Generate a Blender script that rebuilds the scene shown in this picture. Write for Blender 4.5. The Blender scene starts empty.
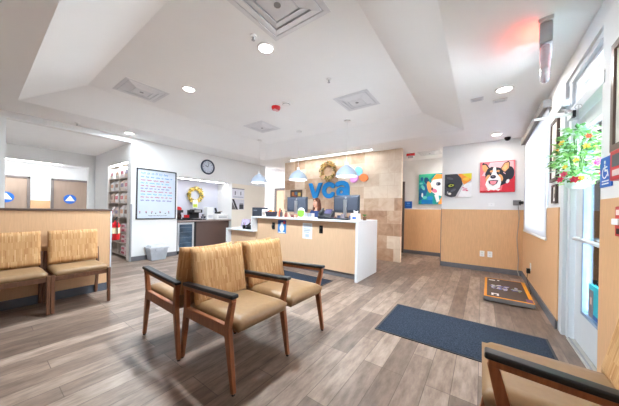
import bpy, bmesh, math, random
from mathutils import Vector, Matrix
random.seed(7)
PI = math.pi
SC = bpy.context.scene
COL = SC.collection

# ------------------------------------------------------------------ colours and materials
def lin(c):
    return tuple(((v/255)/12.92 if v/255 <= .04045 else ((v/255+.055)/1.055)**2.4) for v in c) + (1.0,)

MATS = {}
def mat(name, rgb, rough=.55, metal=0.0, var=.06, scale=12.0, bump=0.0, spec=.4, stretch=None, emit=None, estr=0.0,
        trans=0.0, alpha=1.0, coat=0.0, rgb2=None, ramp=(.35, .65)):
    if name in MATS: return MATS[name]
    m = bpy.data.materials.new(name); m.use_nodes = True
    nt = m.node_tree; N = nt.nodes; Lk = nt.links
    b = N['Principled BSDF']
    b.inputs['Roughness'].default_value = rough
    b.inputs['Metallic'].default_value = metal
    b.inputs['Specular IOR Level'].default_value = spec
    b.inputs['Transmission Weight'].default_value = trans
    b.inputs['Alpha'].default_value = alpha
    b.inputs['Coat Weight'].default_value = coat
    tc = N.new('ShaderNodeTexCoord'); mp = N.new('ShaderNodeMapping'); nz = N.new('ShaderNodeTexNoise')
    Lk.new(tc.outputs['Object'], mp.inputs['Vector']); Lk.new(mp.outputs['Vector'], nz.inputs['Vector'])
    if stretch: mp.inputs['Scale'].default_value = stretch
    nz.inputs['Scale'].default_value = scale; nz.inputs['Detail'].default_value = 3
    cr = N.new('ShaderNodeValToRGB')
    a = lin(rgb)
    if rgb2 is None:
        lo = tuple(max(0, v*(1-var)) for v in a[:3]) + (1,); hi = tuple(min(1, v*(1+var)) for v in a[:3]) + (1,)
    else: lo, hi = a, lin(rgb2)
    cr.color_ramp.elements[0].position = ramp[0]; cr.color_ramp.elements[1].position = ramp[1]
    cr.color_ramp.elements[0].color = lo; cr.color_ramp.elements[1].color = hi
    Lk.new(nz.outputs['Fac'], cr.inputs['Fac']); Lk.new(cr.outputs['Color'], b.inputs['Base Color'])
    if bump:
        bp = N.new('ShaderNodeBump'); bp.inputs['Strength'].default_value = bump; bp.inputs['Distance'].default_value = .004
        Lk.new(nz.outputs['Fac'], bp.inputs['Height']); Lk.new(bp.outputs['Normal'], b.inputs['Normal'])
    if emit:
        b.inputs['Emission Color'].default_value = lin(emit); b.inputs['Emission Strength'].default_value = estr
    MATS[name] = m
    return m

def floor_material():
    m = bpy.data.materials.new('vinyl_planks'); m.use_nodes = True
    nt = m.node_tree; N = nt.nodes; L = nt.links; b = N['Principled BSDF']
    tc = N.new('ShaderNodeTexCoord'); mp = N.new('ShaderNodeMapping'); mp.inputs['Rotation'].default_value = (0, 0, PI/2)
    L.new(tc.outputs['Object'], mp.inputs['Vector'])
    br = N.new('ShaderNodeTexBrick'); br.offset = .37; br.offset_frequency = 3
    br.inputs['Scale'].default_value = 1; br.inputs['Brick Width'].default_value = .92; br.inputs['Row Height'].default_value = .15
    br.inputs['Mortar Size'].default_value = .0022; br.inputs['Mortar Smooth'].default_value = .3; br.inputs['Bias'].default_value = 0
    br.inputs['Color1'].default_value = (0, 0, 0, 1); br.inputs['Color2'].default_value = (1, 1, 1, 1); br.inputs['Mortar'].default_value = (.0, .0, .0, 1)
    L.new(mp.outputs['Vector'], br.inputs['Vector'])
    ramp = N.new('ShaderNodeValToRGB'); e = ramp.color_ramp.elements
    e[0].position = 0; e[0].color = lin((112, 94, 83)); e[1].position = 1; e[1].color = lin((162, 143, 130))
    x = e.new(.35); x.color = lin((131, 112, 100)); x = e.new(.7); x.color = lin((148, 128, 115))
    L.new(br.outputs['Color'], ramp.inputs['Fac'])
    mp2 = N.new('ShaderNodeMapping'); mp2.inputs['Scale'].default_value = (7, 1.6, 1); L.new(tc.outputs['Object'], mp2.inputs['Vector'])
    nz = N.new('ShaderNodeTexNoise'); nz.inputs['Scale'].default_value = 2.6; nz.inputs['Detail'].default_value = 6; nz.inputs['Roughness'].default_value = .65
    L.new(mp2.outputs['Vector'], nz.inputs['Vector'])
    r2 = N.new('ShaderNodeValToRGB'); e = r2.color_ramp.elements
    e[0].position = .32; e[0].color = (.55, .51, .49, 1); e[1].position = .66; e[1].color = (1.18, 1.18, 1.18, 1)
    L.new(nz.outputs['Fac'], r2.inputs['Fac'])
    mx = N.new('ShaderNodeMixRGB'); mx.blend_type = 'MULTIPLY'; mx.inputs['Fac'].default_value = 1
    L.new(ramp.outputs['Color'], mx.inputs['Color1']); L.new(r2.outputs['Color'], mx.inputs['Color2'])
    m2 = N.new('ShaderNodeMixRGB'); m2.inputs['Color2'].default_value = lin((70, 56, 50))
    ml = N.new('ShaderNodeMath'); ml.operation = 'MULTIPLY'; ml.inputs[1].default_value = .6
    L.new(br.outputs['Fac'], ml.inputs[0]); L.new(ml.outputs[0], m2.inputs['Fac'])
    L.new(mx.outputs['Color'], m2.inputs['Color1']); L.new(m2.outputs['Color'], b.inputs['Base Color'])
    b.inputs['Roughness'].default_value = .38; b.inputs['Specular IOR Level'].default_value = .45
    return m

def tile_material():
    m = bpy.data.materials.new('travertine_tiles'); m.use_nodes = True
    nt = m.node_tree; N = nt.nodes; L = nt.links; b = N['Principled BSDF']
    tc = N.new('ShaderNodeTexCoord'); sep = N.new('ShaderNodeSeparateXYZ'); cmb = N.new('ShaderNodeCombineXYZ')
    L.new(tc.outputs['Object'], sep.inputs[0]); L.new(sep.outputs['X'], cmb.inputs['X']); L.new(sep.outputs['Z'], cmb.inputs['Y'])
    br = N.new('ShaderNodeTexBrick'); br.offset = .42; br.squash = .62; br.squash_frequency = 2
    br.inputs['Scale'].default_value = 1; br.inputs['Brick Width'].default_value = .62; br.inputs['Row Height'].default_value = .305
    br.inputs['Mortar Size'].default_value = .003; br.inputs['Bias'].default_value = 0
    br.inputs['Color1'].default_value = (.1, .1, .1, 1); br.inputs['Color2'].default_value = (.95, .95, .95, 1); br.inputs['Mortar'].default_value = (.5, .5, .5, 1)
    L.new(cmb.outputs[0], br.inputs['Vector'])
    nz = N.new('ShaderNodeTexNoise'); nz.inputs['Scale'].default_value = 5; nz.inputs['Detail'].default_value = 6; nz.inputs['Distortion'].default_value = 1.2
    L.new(tc.outputs['Object'], nz.inputs['Vector'])
    ad = N.new('ShaderNodeMath'); ad.operation = 'MULTIPLY_ADD'; ad.inputs[1].default_value = .75
    sb = N.new('ShaderNodeMath'); sb.operation = 'SUBTRACT'; sb.inputs[1].default_value = .38
    L.new(nz.outputs['Fac'], ad.inputs[0]); L.new(br.outputs['Color'], sb.inputs[0]); L.new(sb.outputs[0], ad.inputs[2])
    rp = N.new('ShaderNodeValToRGB'); e = rp.color_ramp.elements
    e[0].position = 0; e[0].color = lin((160, 122, 94)); e[1].position = 1; e[1].color = lin((230, 212, 192))
    x = e.new(.25); x.color = lin((186, 150, 122)); x = e.new(.55); x.color = lin((208, 180, 154))
    L.new(ad.outputs[0], rp.inputs['Fac'])
    mx = N.new('ShaderNodeMixRGB'); mx.inputs['Color2'].default_value = lin((205, 178, 150))
    L.new(br.outputs['Fac'], mx.inputs['Fac']); L.new(rp.outputs['Color'], mx.inputs['Color1']); L.new(mx.outputs['Color'], b.inputs['Base Color'])
    b.inputs['Roughness'].default_value = .45
    return m

def fabric_material():
    m = bpy.data.materials.new('gold_dash_fabric'); m.use_nodes = True
    nt = m.node_tree; N = nt.nodes; L = nt.links; b = N['Principled BSDF']
    tc = N.new('ShaderNodeTexCoord'); sep = N.new('ShaderNodeSeparateXYZ'); cmb = N.new('ShaderNodeCombineXYZ')
    L.new(tc.outputs['Object'], sep.inputs[0])
    L.new(sep.outputs['Z'], cmb.inputs['X']); L.new(sep.outputs['Y'], cmb.inputs['Y'])
    br = N.new('ShaderNodeTexBrick'); br.offset = .43; br.offset_frequency = 3; br.squash = 1.3; br.squash_frequency = 3
    br.inputs['Scale'].default_value = 1; br.inputs['Brick Width'].default_value = .07; br.inputs['Row Height'].default_value = .011
    br.inputs['Mortar Size'].default_value = .0012; br.inputs['Bias'].default_value = 0
    br.inputs['Color1'].default_value = (0, 0, 0, 1); br.inputs['Color2'].default_value = (1, 1, 1, 1); br.inputs['Mortar'].default_value = (.35, .35, .35, 1)
    L.new(cmb.outputs[0], br.inputs['Vector'])
    rp = N.new('ShaderNodeValToRGB'); e = rp.color_ramp.elements
    e[0].position = 0; e[0].color = lin((172, 124, 80)); e[1].position = 1; e[1].color = lin((210, 172, 128))
    x = e.new(.3); x.color = lin((186, 141, 96)); x = e.new(.7); x.color = lin((196, 154, 108))
    L.new(br.outputs['Color'], rp.inputs['Fac']); L.new(rp.outputs['Color'], b.inputs['Base Color'])
    b.inputs['Roughness'].default_value = .75; b.inputs['Specular IOR Level'].default_value = .2
    return m

def blind_material():
    m = bpy.data.materials.new('blind_fabric'); m.use_nodes = True; N = m.node_tree.nodes; L = m.node_tree.links
    N.remove(N['Principled BSDF']); d = N.new('ShaderNodeBsdfDiffuse'); t = N.new('ShaderNodeBsdfTranslucent'); x = N.new('ShaderNodeMixShader')
    nz = N.new('ShaderNodeTexNoise'); nz.inputs['Scale'].default_value = 120; r = N.new('ShaderNodeValToRGB')
    r.color_ramp.elements[0].color = lin((226, 228, 234)); r.color_ramp.elements[1].color = lin((242, 243, 248))
    L.new(nz.outputs['Fac'], r.inputs['Fac'])
    for q in (d, t): L.new(r.outputs['Color'], q.inputs['Color'])
    x.inputs['Fac'].default_value = .22; L.new(d.outputs[0], x.inputs[1]); L.new(t.outputs[0], x.inputs[2]); L.new(x.outputs[0], N['Material Output'].inputs['Surface'])
    return m
def carpet_material(name, a, c):
    return mat(name, a, .95, var=.1, scale=90, bump=.9, spec=.1, rgb2=c, ramp=(.3, .7))

M_floor = floor_material(); M_tile = tile_material(); M_fabric = fabric_material()
M_wall = mat('white_paint', (230, 230, 230), .7, var=.012, scale=3)
M_ceil = mat('ceiling_paint', (248, 249, 250), .85, var=.01, scale=2, spec=.15)
M_lav = mat('lavender_grey_paint', (206, 206, 218), .7, var=.012, scale=3)
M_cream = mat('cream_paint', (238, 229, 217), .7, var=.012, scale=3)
M_maple = mat('maple_laminate', (218, 172, 128), .42, var=.05, scale=14, stretch=(6, 6, .5))
M_maple_l = mat('pale_maple_laminate', (208, 168, 130), .42, var=.04, scale=14, stretch=(6, 6, .5))
M_front = mat('peach_laminate', (222, 186, 152), .4, var=.03, scale=14, stretch=(6, 6, .5))
M_base = mat('grey_rubber_base', (108, 107, 112), .6, var=.05)
M_capd = mat('dark_brown_cap', (98, 78, 68), .45, var=.08)
M_quartz = mat('white_quartz', (228, 230, 234), .25, var=.015, scale=40)
M_walnut = mat('walnut_stained_wood', (146, 90, 58), .38, var=.16, scale=9, stretch=(7, 7, .8))
M_walnutd = mat('dark_walnut_wood', (104, 70, 52), .4, var=.16, scale=9, stretch=(7, 7, .8))
M_black = mat('black_plastic', (26, 26, 29), .35, var=.1)
M_vinyl = mat('tan_vinyl', (146, 113, 79), .42, var=.05, scale=30, bump=.06)
M_vinylw = mat('taupe_vinyl', (152, 122, 90), .42, var=.05, scale=30, bump=.06)
M_alu = mat('white_aluminium', (206, 210, 214), .35, var=.01)
M_steel = mat('brushed_steel', (190, 192, 196), .3, metal=.9, var=.05)
M_greym = mat('grey_metal', (150, 152, 156), .4, metal=.3, var=.05)
M_plast = mat('white_plastic', (240, 240, 240), .4, var=.01)
M_red = mat('red_enamel', (200, 28, 36), .35, var=.05)
M_blue = mat('sign_blue', (20, 96, 190), .45, var=.03)
M_logo = mat('logo_blue', (0, 122, 190), .4, var=.02)
M_white = mat('paper_white', (245, 245, 245), .6, var=.01)
M_darkf = mat('dark_brown_frame', (72, 58, 52), .45, var=.08)
M_screen = mat('monitor_back', (52, 58, 70), .45, var=.05)
M_brownbar = mat('dark_wood_veneer', (94, 74, 68), .35, var=.1, scale=10, stretch=(.6, 6, 6))
def thin_glass():
    m = bpy.data.materials.new('thin_glass'); m.use_nodes = True; N = m.node_tree.nodes; L = m.node_tree.links
    N.remove(N['Principled BSDF']); t = N.new('ShaderNodeBsdfTransparent'); gl = N.new('ShaderNodeBsdfGlossy'); x = N.new('ShaderNodeMixShader'); f = N.new('ShaderNodeFresnel')
    t.inputs['Color'].default_value = (.93, .96, .97, 1); gl.inputs['Roughness'].default_value = .02; f.inputs['IOR'].default_value = 1.35
    L.new(f.outputs[0], x.inputs['Fac']); L.new(t.outputs[0], x.inputs[1]); L.new(gl.outputs[0], x.inputs[2]); L.new(x.outputs[0], N['Material Output'].inputs['Surface'])
    return m
M_glass = thin_glass()
M_mat = carpet_material('navy_carpet', (30, 37, 48), (62, 70, 84))
M_shelf = mat('taupe_shelf_laminate', (198, 186, 178), .5, var=.06)
M_lamp = mat('lamp_glow', (255, 255, 255), .5, emit=(255, 250, 242), estr=9)
M_led = mat('led_glow', (255, 255, 255), .5, emit=(255, 250, 240), estr=7)

def C_(rgb, rough=.55):
    return mat('tint_%02x%02x%02x' % tuple(rgb), rgb, rough, var=.04)

# ------------------------------------------------------------------ geometry helpers
class G:
    def __init__(s): s.bm = bmesh.new(); s.mi = 0
    def _m(s, faces):
        for f in faces: f.material_index = s.mi
    def box(s, lo, hi, M=None):
        x0, y0, z0 = lo; x1, y1, z1 = hi
        co = [(x0,y0,z0),(x1,y0,z0),(x1,y1,z0),(x0,y1,z0),(x0,y0,z1),(x1,y0,z1),(x1,y1,z1),(x0,y1,z1)]
        v = [s.bm.verts.new((M @ Vector(c)) if M else c) for c in co]
        s._m([s.bm.faces.new([v[i] for i in q]) for q in ((0,3,2,1),(4,5,6,7),(0,1,5,4),(1,2,6,5),(2,3,7,6),(3,0,4,7))])
        return s
    def bar(s, p0, p1, w0, d0, w1=None, d1=None, up=(1, 0, 0)):
        p0 = Vector(p0); p1 = Vector(p1); w1 = w0 if w1 is None else w1; d1 = d0 if d1 is None else d1
        ax = (p1-p0).normalized(); u = Vector(up); u = (u - ax*u.dot(ax)).normalized(); w = ax.cross(u)
        v = []
        for p, a, b in ((p0, w0, d0), (p1, w1, d1)):
            for sx, sy in ((-1,-1),(1,-1),(1,1),(-1,1)): v.append(s.bm.verts.new(p + u*(sx*a/2) + w*(sy*b/2)))
        s._m([s.bm.faces.new([v[i] for i in q]) for q in ((3,2,1,0),(4,5,6,7),(0,1,5,4),(1,2,6,5),(2,3,7,6),(3,0,4,7))])
        return s
    def cyl(s, p0, p1, r0, r1=None, n=16):
        p0 = Vector(p0); p1 = Vector(p1); r1 = r0 if r1 is None else r1
        ax = (p1-p0).normalized(); u = ax.orthogonal().normalized(); w = ax.cross(u)
        A = [s.bm.verts.new(p0 + (u*math.cos(2*PI*i/n) + w*math.sin(2*PI*i/n))*r0) for i in range(n)]
        B = [s.bm.verts.new(p1 + (u*math.cos(2*PI*i/n) + w*math.sin(2*PI*i/n))*r1) for i in range(n)]
        fs = [s.bm.faces.new((A[i], A[(i+1)%n], B[(i+1)%n], B[i])) for i in range(n)]
        fs += [s.bm.faces.new(A[::-1]), s.bm.faces.new(B)]
        s._m(fs); return s
    def lathe(s, prof, c=(0,0,0), n=28, cap=True):
        c = Vector(c); rings = []
        for r, z in prof: rings.append([s.bm.verts.new(c + Vector((r*math.cos(2*PI*i/n), r*math.sin(2*PI*i/n), z))) for i in range(n)])
        fs = []
        for A, B in zip(rings, rings[1:]):
            fs += [s.bm.faces.new((A[i], A[(i+1)%n], B[(i+1)%n], B[i])) for i in range(n)]
        if cap: fs += [s.bm.faces.new(rings[0][::-1]), s.bm.faces.new(rings[-1])]
        s._m(fs); return s
    def tube(s, pts, r, n=8):
        pts = [Vector(p) for p in pts]; rings = []
        for i, p in enumerate(pts):
            t = (pts[min(i+1, len(pts)-1)] - pts[max(i-1, 0)]).normalized()
            u = t.orthogonal().normalized() if i == 0 else (u - t*u.dot(t)).normalized()
            w = t.cross(u)
            rings.append([s.bm.verts.new(p + (u*math.cos(2*PI*k/n) + w*math.sin(2*PI*k/n))*r) for k in range(n)])
        fs = []
        for A, B in zip(rings, rings[1:]): fs += [s.bm.faces.new((A[k], A[(k+1)%n], B[(k+1)%n], B[k])) for k in range(n)]
        fs += [s.bm.faces.new(rings[0][::-1]), s.bm.faces.new(rings[-1])]
        s._m(fs); return s
    def prism(s, poly, f0, f1):
        """poly: 2D points; f0, f1 map a 2D point to the two end positions"""
        A = [s.bm.verts.new(f0(p)) for p in poly]; B = [s.bm.verts.new(f1(p)) for p in poly]; n = len(poly)
        fs = [s.bm.faces.new((A[i], A[(i+1)%n], B[(i+1)%n], B[i])) for i in range(n)]
        fs += [s.bm.faces.new(A[::-1]), s.bm.faces.new(B)]
        s._m(fs); return s
    def slabXZ(s, poly, y0, y1):
        return s.prism(poly, lambda p: (p[0], y0, p[1]), lambda p: (p[0], y1, p[1]))
    def torus(s, c, R, r, axis='Y', n=28, k=10):
        c = Vector(c); rings = []
        for i in range(n):
            a = 2*PI*i/n; ring = []
            for j in range(k):
                b = 2*PI*j/k; q = (R + r*math.cos(b)); h = r*math.sin(b)
                if axis == 'Y': p = (q*math.cos(a), h, q*math.sin(a))
                elif axis == 'Z': p = (q*math.cos(a), q*math.sin(a), h)
                else: p = (h, q*math.cos(a), q*math.sin(a))
                ring.append(s.bm.verts.new(c + Vector(p)))
            rings.append(ring)
        s._m([s.bm.faces.new((rings[i][j], rings[(i+1)%n][j], rings[(i+1)%n][(j+1)%k], rings[i][(j+1)%k])) for i in range(n) for j in range(k)])
        return s
    def ball(s, c, r, sc=(1,1,1), u=12, v=8):
        before = set(s.bm.faces)
        bmesh.ops.create_uvsphere(s.bm, u_segments=u, v_segments=v, radius=r, matrix=Matrix.Translation(c) @ Matrix.Diagonal((*sc, 1)))
        s._m([f for f in s.bm.faces if f not in before]); return s
    def leaf(s, p, d, nrm, L, W):
        p = Vector(p); d = Vector(d).normalized(); nrm = Vector(nrm); sd = d.cross(nrm)
        if sd.length < 1e-4: sd = d.orthogonal()
        sd.normalize(); up = sd.cross(d)
        v = [s.bm.verts.new(q) for q in (p, p + d*L*.45 + sd*W/2 + up*W*.18, p + d*L - up*W*.15, p + d*L*.45 - sd*W/2 + up*W*.18, p + d*L*.45 - up*W*.04)]
        s._m([s.bm.faces.new(q) for q in ((v[0], v[1], v[4]), (v[1], v[2], v[4]), (v[2], v[3], v[4]), (v[3], v[0], v[4]))])
        return s
    def obj(s, name, m, parent=None, bevel=0.0, seg=2, smooth=False, sub=0, solid=0.0, loc=None):
        bmesh.ops.recalc_face_normals(s.bm, faces=s.bm.faces[:])
        me = bpy.data.meshes.new(name); s.bm.to_mesh(me); s.bm.free()
        o = bpy.data.objects.new(name, me); COL.objects.link(o)
        for x in (m if isinstance(m, (list, tuple)) else [m]): me.materials.append(x)
        if smooth or bevel or sub:
            for p in me.polygons: p.use_smooth = True
        if solid:
            md = o.modifiers.new('Solidify', 'SOLIDIFY'); md.thickness = solid; md.offset = 0
        if bevel:
            md = o.modifiers.new('Bevel', 'BEVEL'); md.width = bevel; md.segments = seg; md.limit_method = 'ANGLE'; md.angle_limit = math.radians(40)
            o.modifiers.new('Weighted', 'WEIGHTED_NORMAL').keep_sharp = True
        if sub:
            md = o.modifiers.new('Subdivision', 'SUBSURF'); md.levels = sub; md.render_levels = sub
        if parent: o.parent = parent
        if loc: o.location = loc
        return o

def tag(o, label, cat, group=None, kind=None):
    o['label'] = label; o['category'] = cat
    if group: o['group'] = group
    if kind: o['kind'] = kind
    return o
def thing(name, label, cat, loc=(0,0,0), rz=0.0, group=None):
    o = bpy.data.objects.new(name, None); COL.objects.link(o); o.empty_display_size = .1
    o.location = loc; o.rotation_euler = (0, 0, rz)
    return tag(o, label, cat, group)
def S(o, label, cat):
    return tag(o, label, cat, kind='structure')
def copy_tree(o, parent=None):
    c = o.copy(); COL.objects.link(c)
    if parent: c.parent = parent
    for ch in list(o.children): copy_tree(ch, c)
    return c
def place_copy(root, loc, rz, label):
    c = copy_tree(root); c.location = loc; c.rotation_euler = (0, 0, rz); c['label'] = label
    return c
def area(name, parent, loc, size, power, rot=(0,0,0), color=(.80, .925, 1), shape='DISK', sy=None):
    l = bpy.data.lights.new(name, 'AREA'); l.energy = power; l.shape = shape; l.size = size; l.color = color
    if sy: l.size_y = sy
    o = bpy.data.objects.new(name, l); COL.objects.link(o); o.location = loc; o.rotation_euler = rot
    if parent: o.parent = parent
    return o

# walls: facing +X things use rz=+90deg, facing -X things rz=-90deg, facing -Y things rz=0 (local x = viewer's right, local -y = out)
FX, FNX = PI/2, -PI/2

# ================================================================== SETTING
H = 2.70
g = G().box((-11.6, -5.2, -.1), (.84, 8.6, 0)); S(g.obj('floor', M_floor), 'grey brown wood-look vinyl plank floor', 'floor')
S(G().box((.84, -2.7, -.14), (7, 9, -.04)).obj('ground', mat('concrete', (225, 226, 228), .8)), 'pale concrete ground outside the glass door', 'ground')

# ceiling with a raised tray
def ceiling():
    g = G(); bm = g.bm
    ox0, ox1, oy0, oy1 = -5.44, -.275, .347, 5.17
    ix0, ix1, iy0, iy1, zi = -4.68, -.872, .935, 4.565, 2.95
    X0, X1, Y0, Y1 = -9.2, .84, -5.2, 8.6
    V = lambda x, y, z: bm.verts.new((x, y, z))
    o = [V(ox0,oy0,H), V(ox1,oy0,H), V(ox1,oy1,H), V(ox0,oy1,H)]
    i = [V(ix0,iy0,zi), V(ix1,iy0,zi), V(ix1,iy1,zi), V(ix0,iy1,zi)]
    c = [V(X0,Y0,H), V(X1,Y0,H), V(X1,Y1,H), V(X0,Y1,H)]
    for k in range(4):
        n = (k+1) % 4
        bm.faces.new((c[k], c[n], o[n], o[k])); bm.faces.new((o[k], o[n], i[n], i[k]))
    bm.faces.new(i)
    # upper skin so the ceiling has thickness
    t = [V(x, y, 3.1) for x, y in ((X0,Y0),(X1,Y0),(X1,Y1),(X0,Y1))]
    bm.faces.new(t)
    for k in range(4): bm.faces.new((c[k], c[(k+1)%4], t[(k+1)%4], t[k]))
    return g.obj('ceiling', M_ceil)
S(ceiling(), 'white ceiling with a sloped raised tray', 'ceiling')

# left wall (plane x = -6.2) with the restroom alcove and the coffee niche cut out
XL = -6.2
g = G()
g.box((XL-.15, -5.2, 0), (XL, .28, H))
g.box((XL-.15, .28, 2.59), (XL, 1.98, H))
g.box((XL-.15, 1.98, 0), (XL, 2.96, H))
g.box((XL-.15, 2.96, 1.99), (XL, 4.57, H))
g.box((XL-.15, 4.57, 0), (XL, 5.95, H))
g.box((-7.1, 4.57, 0), (XL-.15, 4.69, H))
S(g.obj('wall_left', M_wall), 'white left wall holding the board and the clock', 'wall')
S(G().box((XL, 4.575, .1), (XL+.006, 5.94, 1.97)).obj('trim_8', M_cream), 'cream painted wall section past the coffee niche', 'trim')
# return wall with the retail shelf recess
g = G()
g.box((-9.0, 1.98, 0), (-7.80, 2.1, 2.62)); g.box((-7.80, 1.98, 2.22), (-6.35, 2.1, 2.62)); g.box((-6.42, 1.98, 0), (-6.35, 2.1, 2.22))
g.box((-7.92, 2.1, 0), (-7.80, 2.62, 2.62)); g.box((-7.80, 2.5, 0), (-6.35, 2.62, 2.62)); g.box((-7.80, 2.1, 2.22), (-6.35, 2.5, 2.3))
S(g.obj('wall_recess', M_wall), 'cream return wall around the lit retail shelves', 'wall')
# restroom alcove
g = G()
g.box((-9.05, 1.84, 0), (-8.9, 1.98, 2.62)); g.box((-9.05, .1, 2.27), (-8.9, 1.84, 2.62)); g.box((-9.05, .1, 0), (-6.35, .28, 2.62))
S(g.obj('wall_alcove', M_wall), 'cream alcove wall with an opening to the restrooms', 'wall')
S(G().box((-9.05, .1, 2.61), (XL-.1499, 2.1, 2.69)).obj('ceiling_alcove', M_ceil), 'lower ceiling over the restroom alcove', 'ceiling')
g = G(); g.box((-11.15, -.7, 0), (-11.0, 2.9, 2.5)); g.box((-11.0, 2.6, 0), (-9.0, 2.75, 2.5)); g.box((-11.0, -.6, 0), (-9.0, -.45, 2.5))
S(g.obj('wall_restroom', M_wall), 'white restroom corridor wall with two doors', 'wall')
S(G().box((-11.15, -.7, 2.45), (-9.05, 2.9, 2.55)).obj('ceiling_restroom', M_ceil), 'low ceiling of the restroom corridor', 'ceiling')
S(G().box((-10.99, .97, .1), (-10.975, 1.38, 1.33)).obj('trim_1', M_maple), 'maple panel on the wall between the two restroom doors', 'trim')
# coffee niche
g = G(); g.box((-7.08, 2.7, 0), (-6.93, 4.57, 2.05)); g.box((-6.93, 2.84, 0), (XL-.15, 2.96, 2.05)); g.box((-6.93, 2.96, 1.99), (XL-.15, 4.57, 2.07))
S(g.obj('wall_niche', M_lav), 'lavender grey back wall of the coffee niche', 'wall')
# travertine feature wall
S(G().box((-5.2, 5.85, 0), (-1.54, 5.95, H)).obj('wall_back', M_tile), 'travertine tiled feature wall behind the reception desk', 'wall')
S(G().box((-9.2, 7.4, 0), (.84, 7.55, H)).obj('wall_corridor', M_wall), 'white corridor wall beyond the reception', 'wall')
S(G().box((-.74, 6.2, 0), (.82, 6.34, H)).obj('wall_center', M_wall), 'white wall hung with the two dog paintings', 'wall')
S(G().box((-.74, 6.186, .09), (.668, 6.2, 1.28)).obj('trim_2', M_maple), 'maple wainscot below the dog paintings', 'trim')
S(G().box((-1.9, 7.386, .09), (.66, 7.4, 1.28)).obj('trim_3', M_maple), 'maple wainscot in the corridor', 'trim')
S(G().box((-.748, 6.18, 0), (-.735, 6.345, 1.29)).obj('trim_4', M_base), 'grey corner guard at the corridor mouth', 'trim')
S(G().box((-.74, 6.175, 0), (.668, 6.186, .1)).obj('baseboard_center', M_base), 'grey rubber baseboard under the dog paintings', 'baseboard')
S(G().box((-1.85, 7.375, 0), (.66, 7.386, .1)).obj('baseboard_corridor', M_base), 'grey rubber baseboard in the corridor', 'baseboard')
# right wall with window and door openings
XR = .67; XT = .83
g = G()
g.box((XR, 5.9, 0), (XT, 7.55, H)); g.box((XR, 4.2, 0), (XT, 5.9, .95)); g.box((XR, 4.2, 2.5), (XT, 5.9, H)); g.box((XR, 3.56, 0), (XT, 4.2, H))
g.box((XR, 2.53, 2.53), (XT, 3.56, H)); g.box((XR, -5.2, 0), (XT, 2.53, H))
S(g.obj('wall_right', M_wall), 'white right wall with the entrance door and window', 'wall')
g = G(); g.box((XR-.014, 3.56, .09), (XR, 6.17, .94)); g.box((XR-.014, 3.56, .94), (XR, 4.2, 1.28)); g.box((XR-.014, 5.9, .94), (XR, 6.17, 1.28))
S(g.obj('trim_5', M_maple), 'maple wainscot below the blind', 'trim')
S(G().box((XR-.014, -2.6, .09), (XR, 2.48, 1.31)).obj('trim_6', M_maple), 'maple wainscot on the near side of the entrance door', 'trim')
S(G().box((XR-.026, 3.56, 0), (XR-.014, 6.17, .1)).obj('baseboard_right', M_base), 'grey rubber baseboard below the blind', 'baseboard')
S(G().box((XR-.026, -2.6, 0), (XR-.014, 2.46, .1)).obj('baseboard_near', M_base), 'grey rubber baseboard near the entrance door', 'baseboard')
g = G(); g.box((XL, 2.0, 0), (XL+.012, 2.96, .1)); S(g.obj('baseboard_left', M_base), 'grey rubber baseboard below the board', 'baseboard')
S(G().box((XL-.02, 1.966, 0), (XL+.012, 2.0, 1.25)).obj('trim_7', M_greym), 'grey corner guard beside the retail shelves', 'trim')
# window behind the blind
w = G()
for a, b in (((.72, 4.2, .95), (.8, 5.9, 1.0)), ((.72, 4.2, 2.45), (.8, 5.9, 2.5)), ((.72, 4.2, 1.0), (.8, 4.26, 2.45)), ((.72, 5.84, 1.0), (.8, 5.9, 2.45))): w.box(a, b)
w = S(w.obj('window_1', M_alu), 'window behind the white roller blind', 'window')
G().box((.755, 4.26, 1.0), (.763, 5.84, 2.45)).obj('pane', M_glass, w)
# near wall of the lobby: storefront opening behind the camera
g = G(); g.box((-6.35, -5.2, 0), (.84, -5.05, H))
S(g.obj('wall_front', M_wall), 'white front wall far behind the viewpoint', 'wall')
# far ends
S(G().box((-9.35, 4.57, 0), (-9.2, 7.55, H)).obj('wall_far', M_wall), 'white end wall of the staff passage', 'wall')

# entrance door, frame, transom and threshold
d = S(G().obj('door_1', M_alu), 'white framed glass entrance door with a transom', 'door')
g = G(); g.box((.665, 3.44, 0), (.83, 3.56, 2.53)); g.box((.695, 3.36, 0), (.83, 3.44, 2.53)); g.obj('jamb', M_alu, d, bevel=.006)
G().box((.665, 2.49, 2.11), (.83, 3.36, 2.2)).obj('head_rail', M_alu, d, bevel=.005)
g = G(); g.box((.69, 2.49, 2.48), (.83, 3.44, 2.53)); g.box((.72, 2.49, 2.2), (.8, 3.36, 2.24)); g.box((.72, 3.3, 2.24), (.8, 3.36, 2.48)); g.box((.72, 2.49, 2.44), (.8, 3.3, 2.48)); g.box((.725, 2.49, 2.335), (.785, 3.3, 2.36))
g.obj('transom_frame', M_alu, d)
G().box((.75, 2.49, 2.24), (.757, 3.3, 2.44)).obj('transom_pane', M_glass, d)
lf = G()
lf.box((.735, 3.15, .03), (.785, 3.35, 2.1)); lf.box((.735, 2.36, .03), (.785, 3.15, .33)); lf.box((.735, 2.36, 1.98), (.785, 3.15, 2.1)); lf.box((.735, 2.34, .03), (.785, 2.42, 2.1))
lf = lf.obj('door_leaf', M_alu, d, bevel=.005)
g = G(); g.box((.73, 3.115, .33), (.79, 3.15, 1.98)); g.box((.73, 2.42, .33), (.79, 3.15, .355)); g.obj('glazing_bead', mat('blue_grey_gasket', (128, 152, 180), .4), lf)
G().box((.757, 2.42, .33), (.764, 3.15, 1.98)).obj('pane', M_glass, lf)
g = G().tube([(.735, 3.17, .99), (.69, 3.17, .99), (.69, 2.44, .985), (.735, 2.44, .985)], .017); g.obj('push_bar', M_alu, lf, smooth=True)
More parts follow.
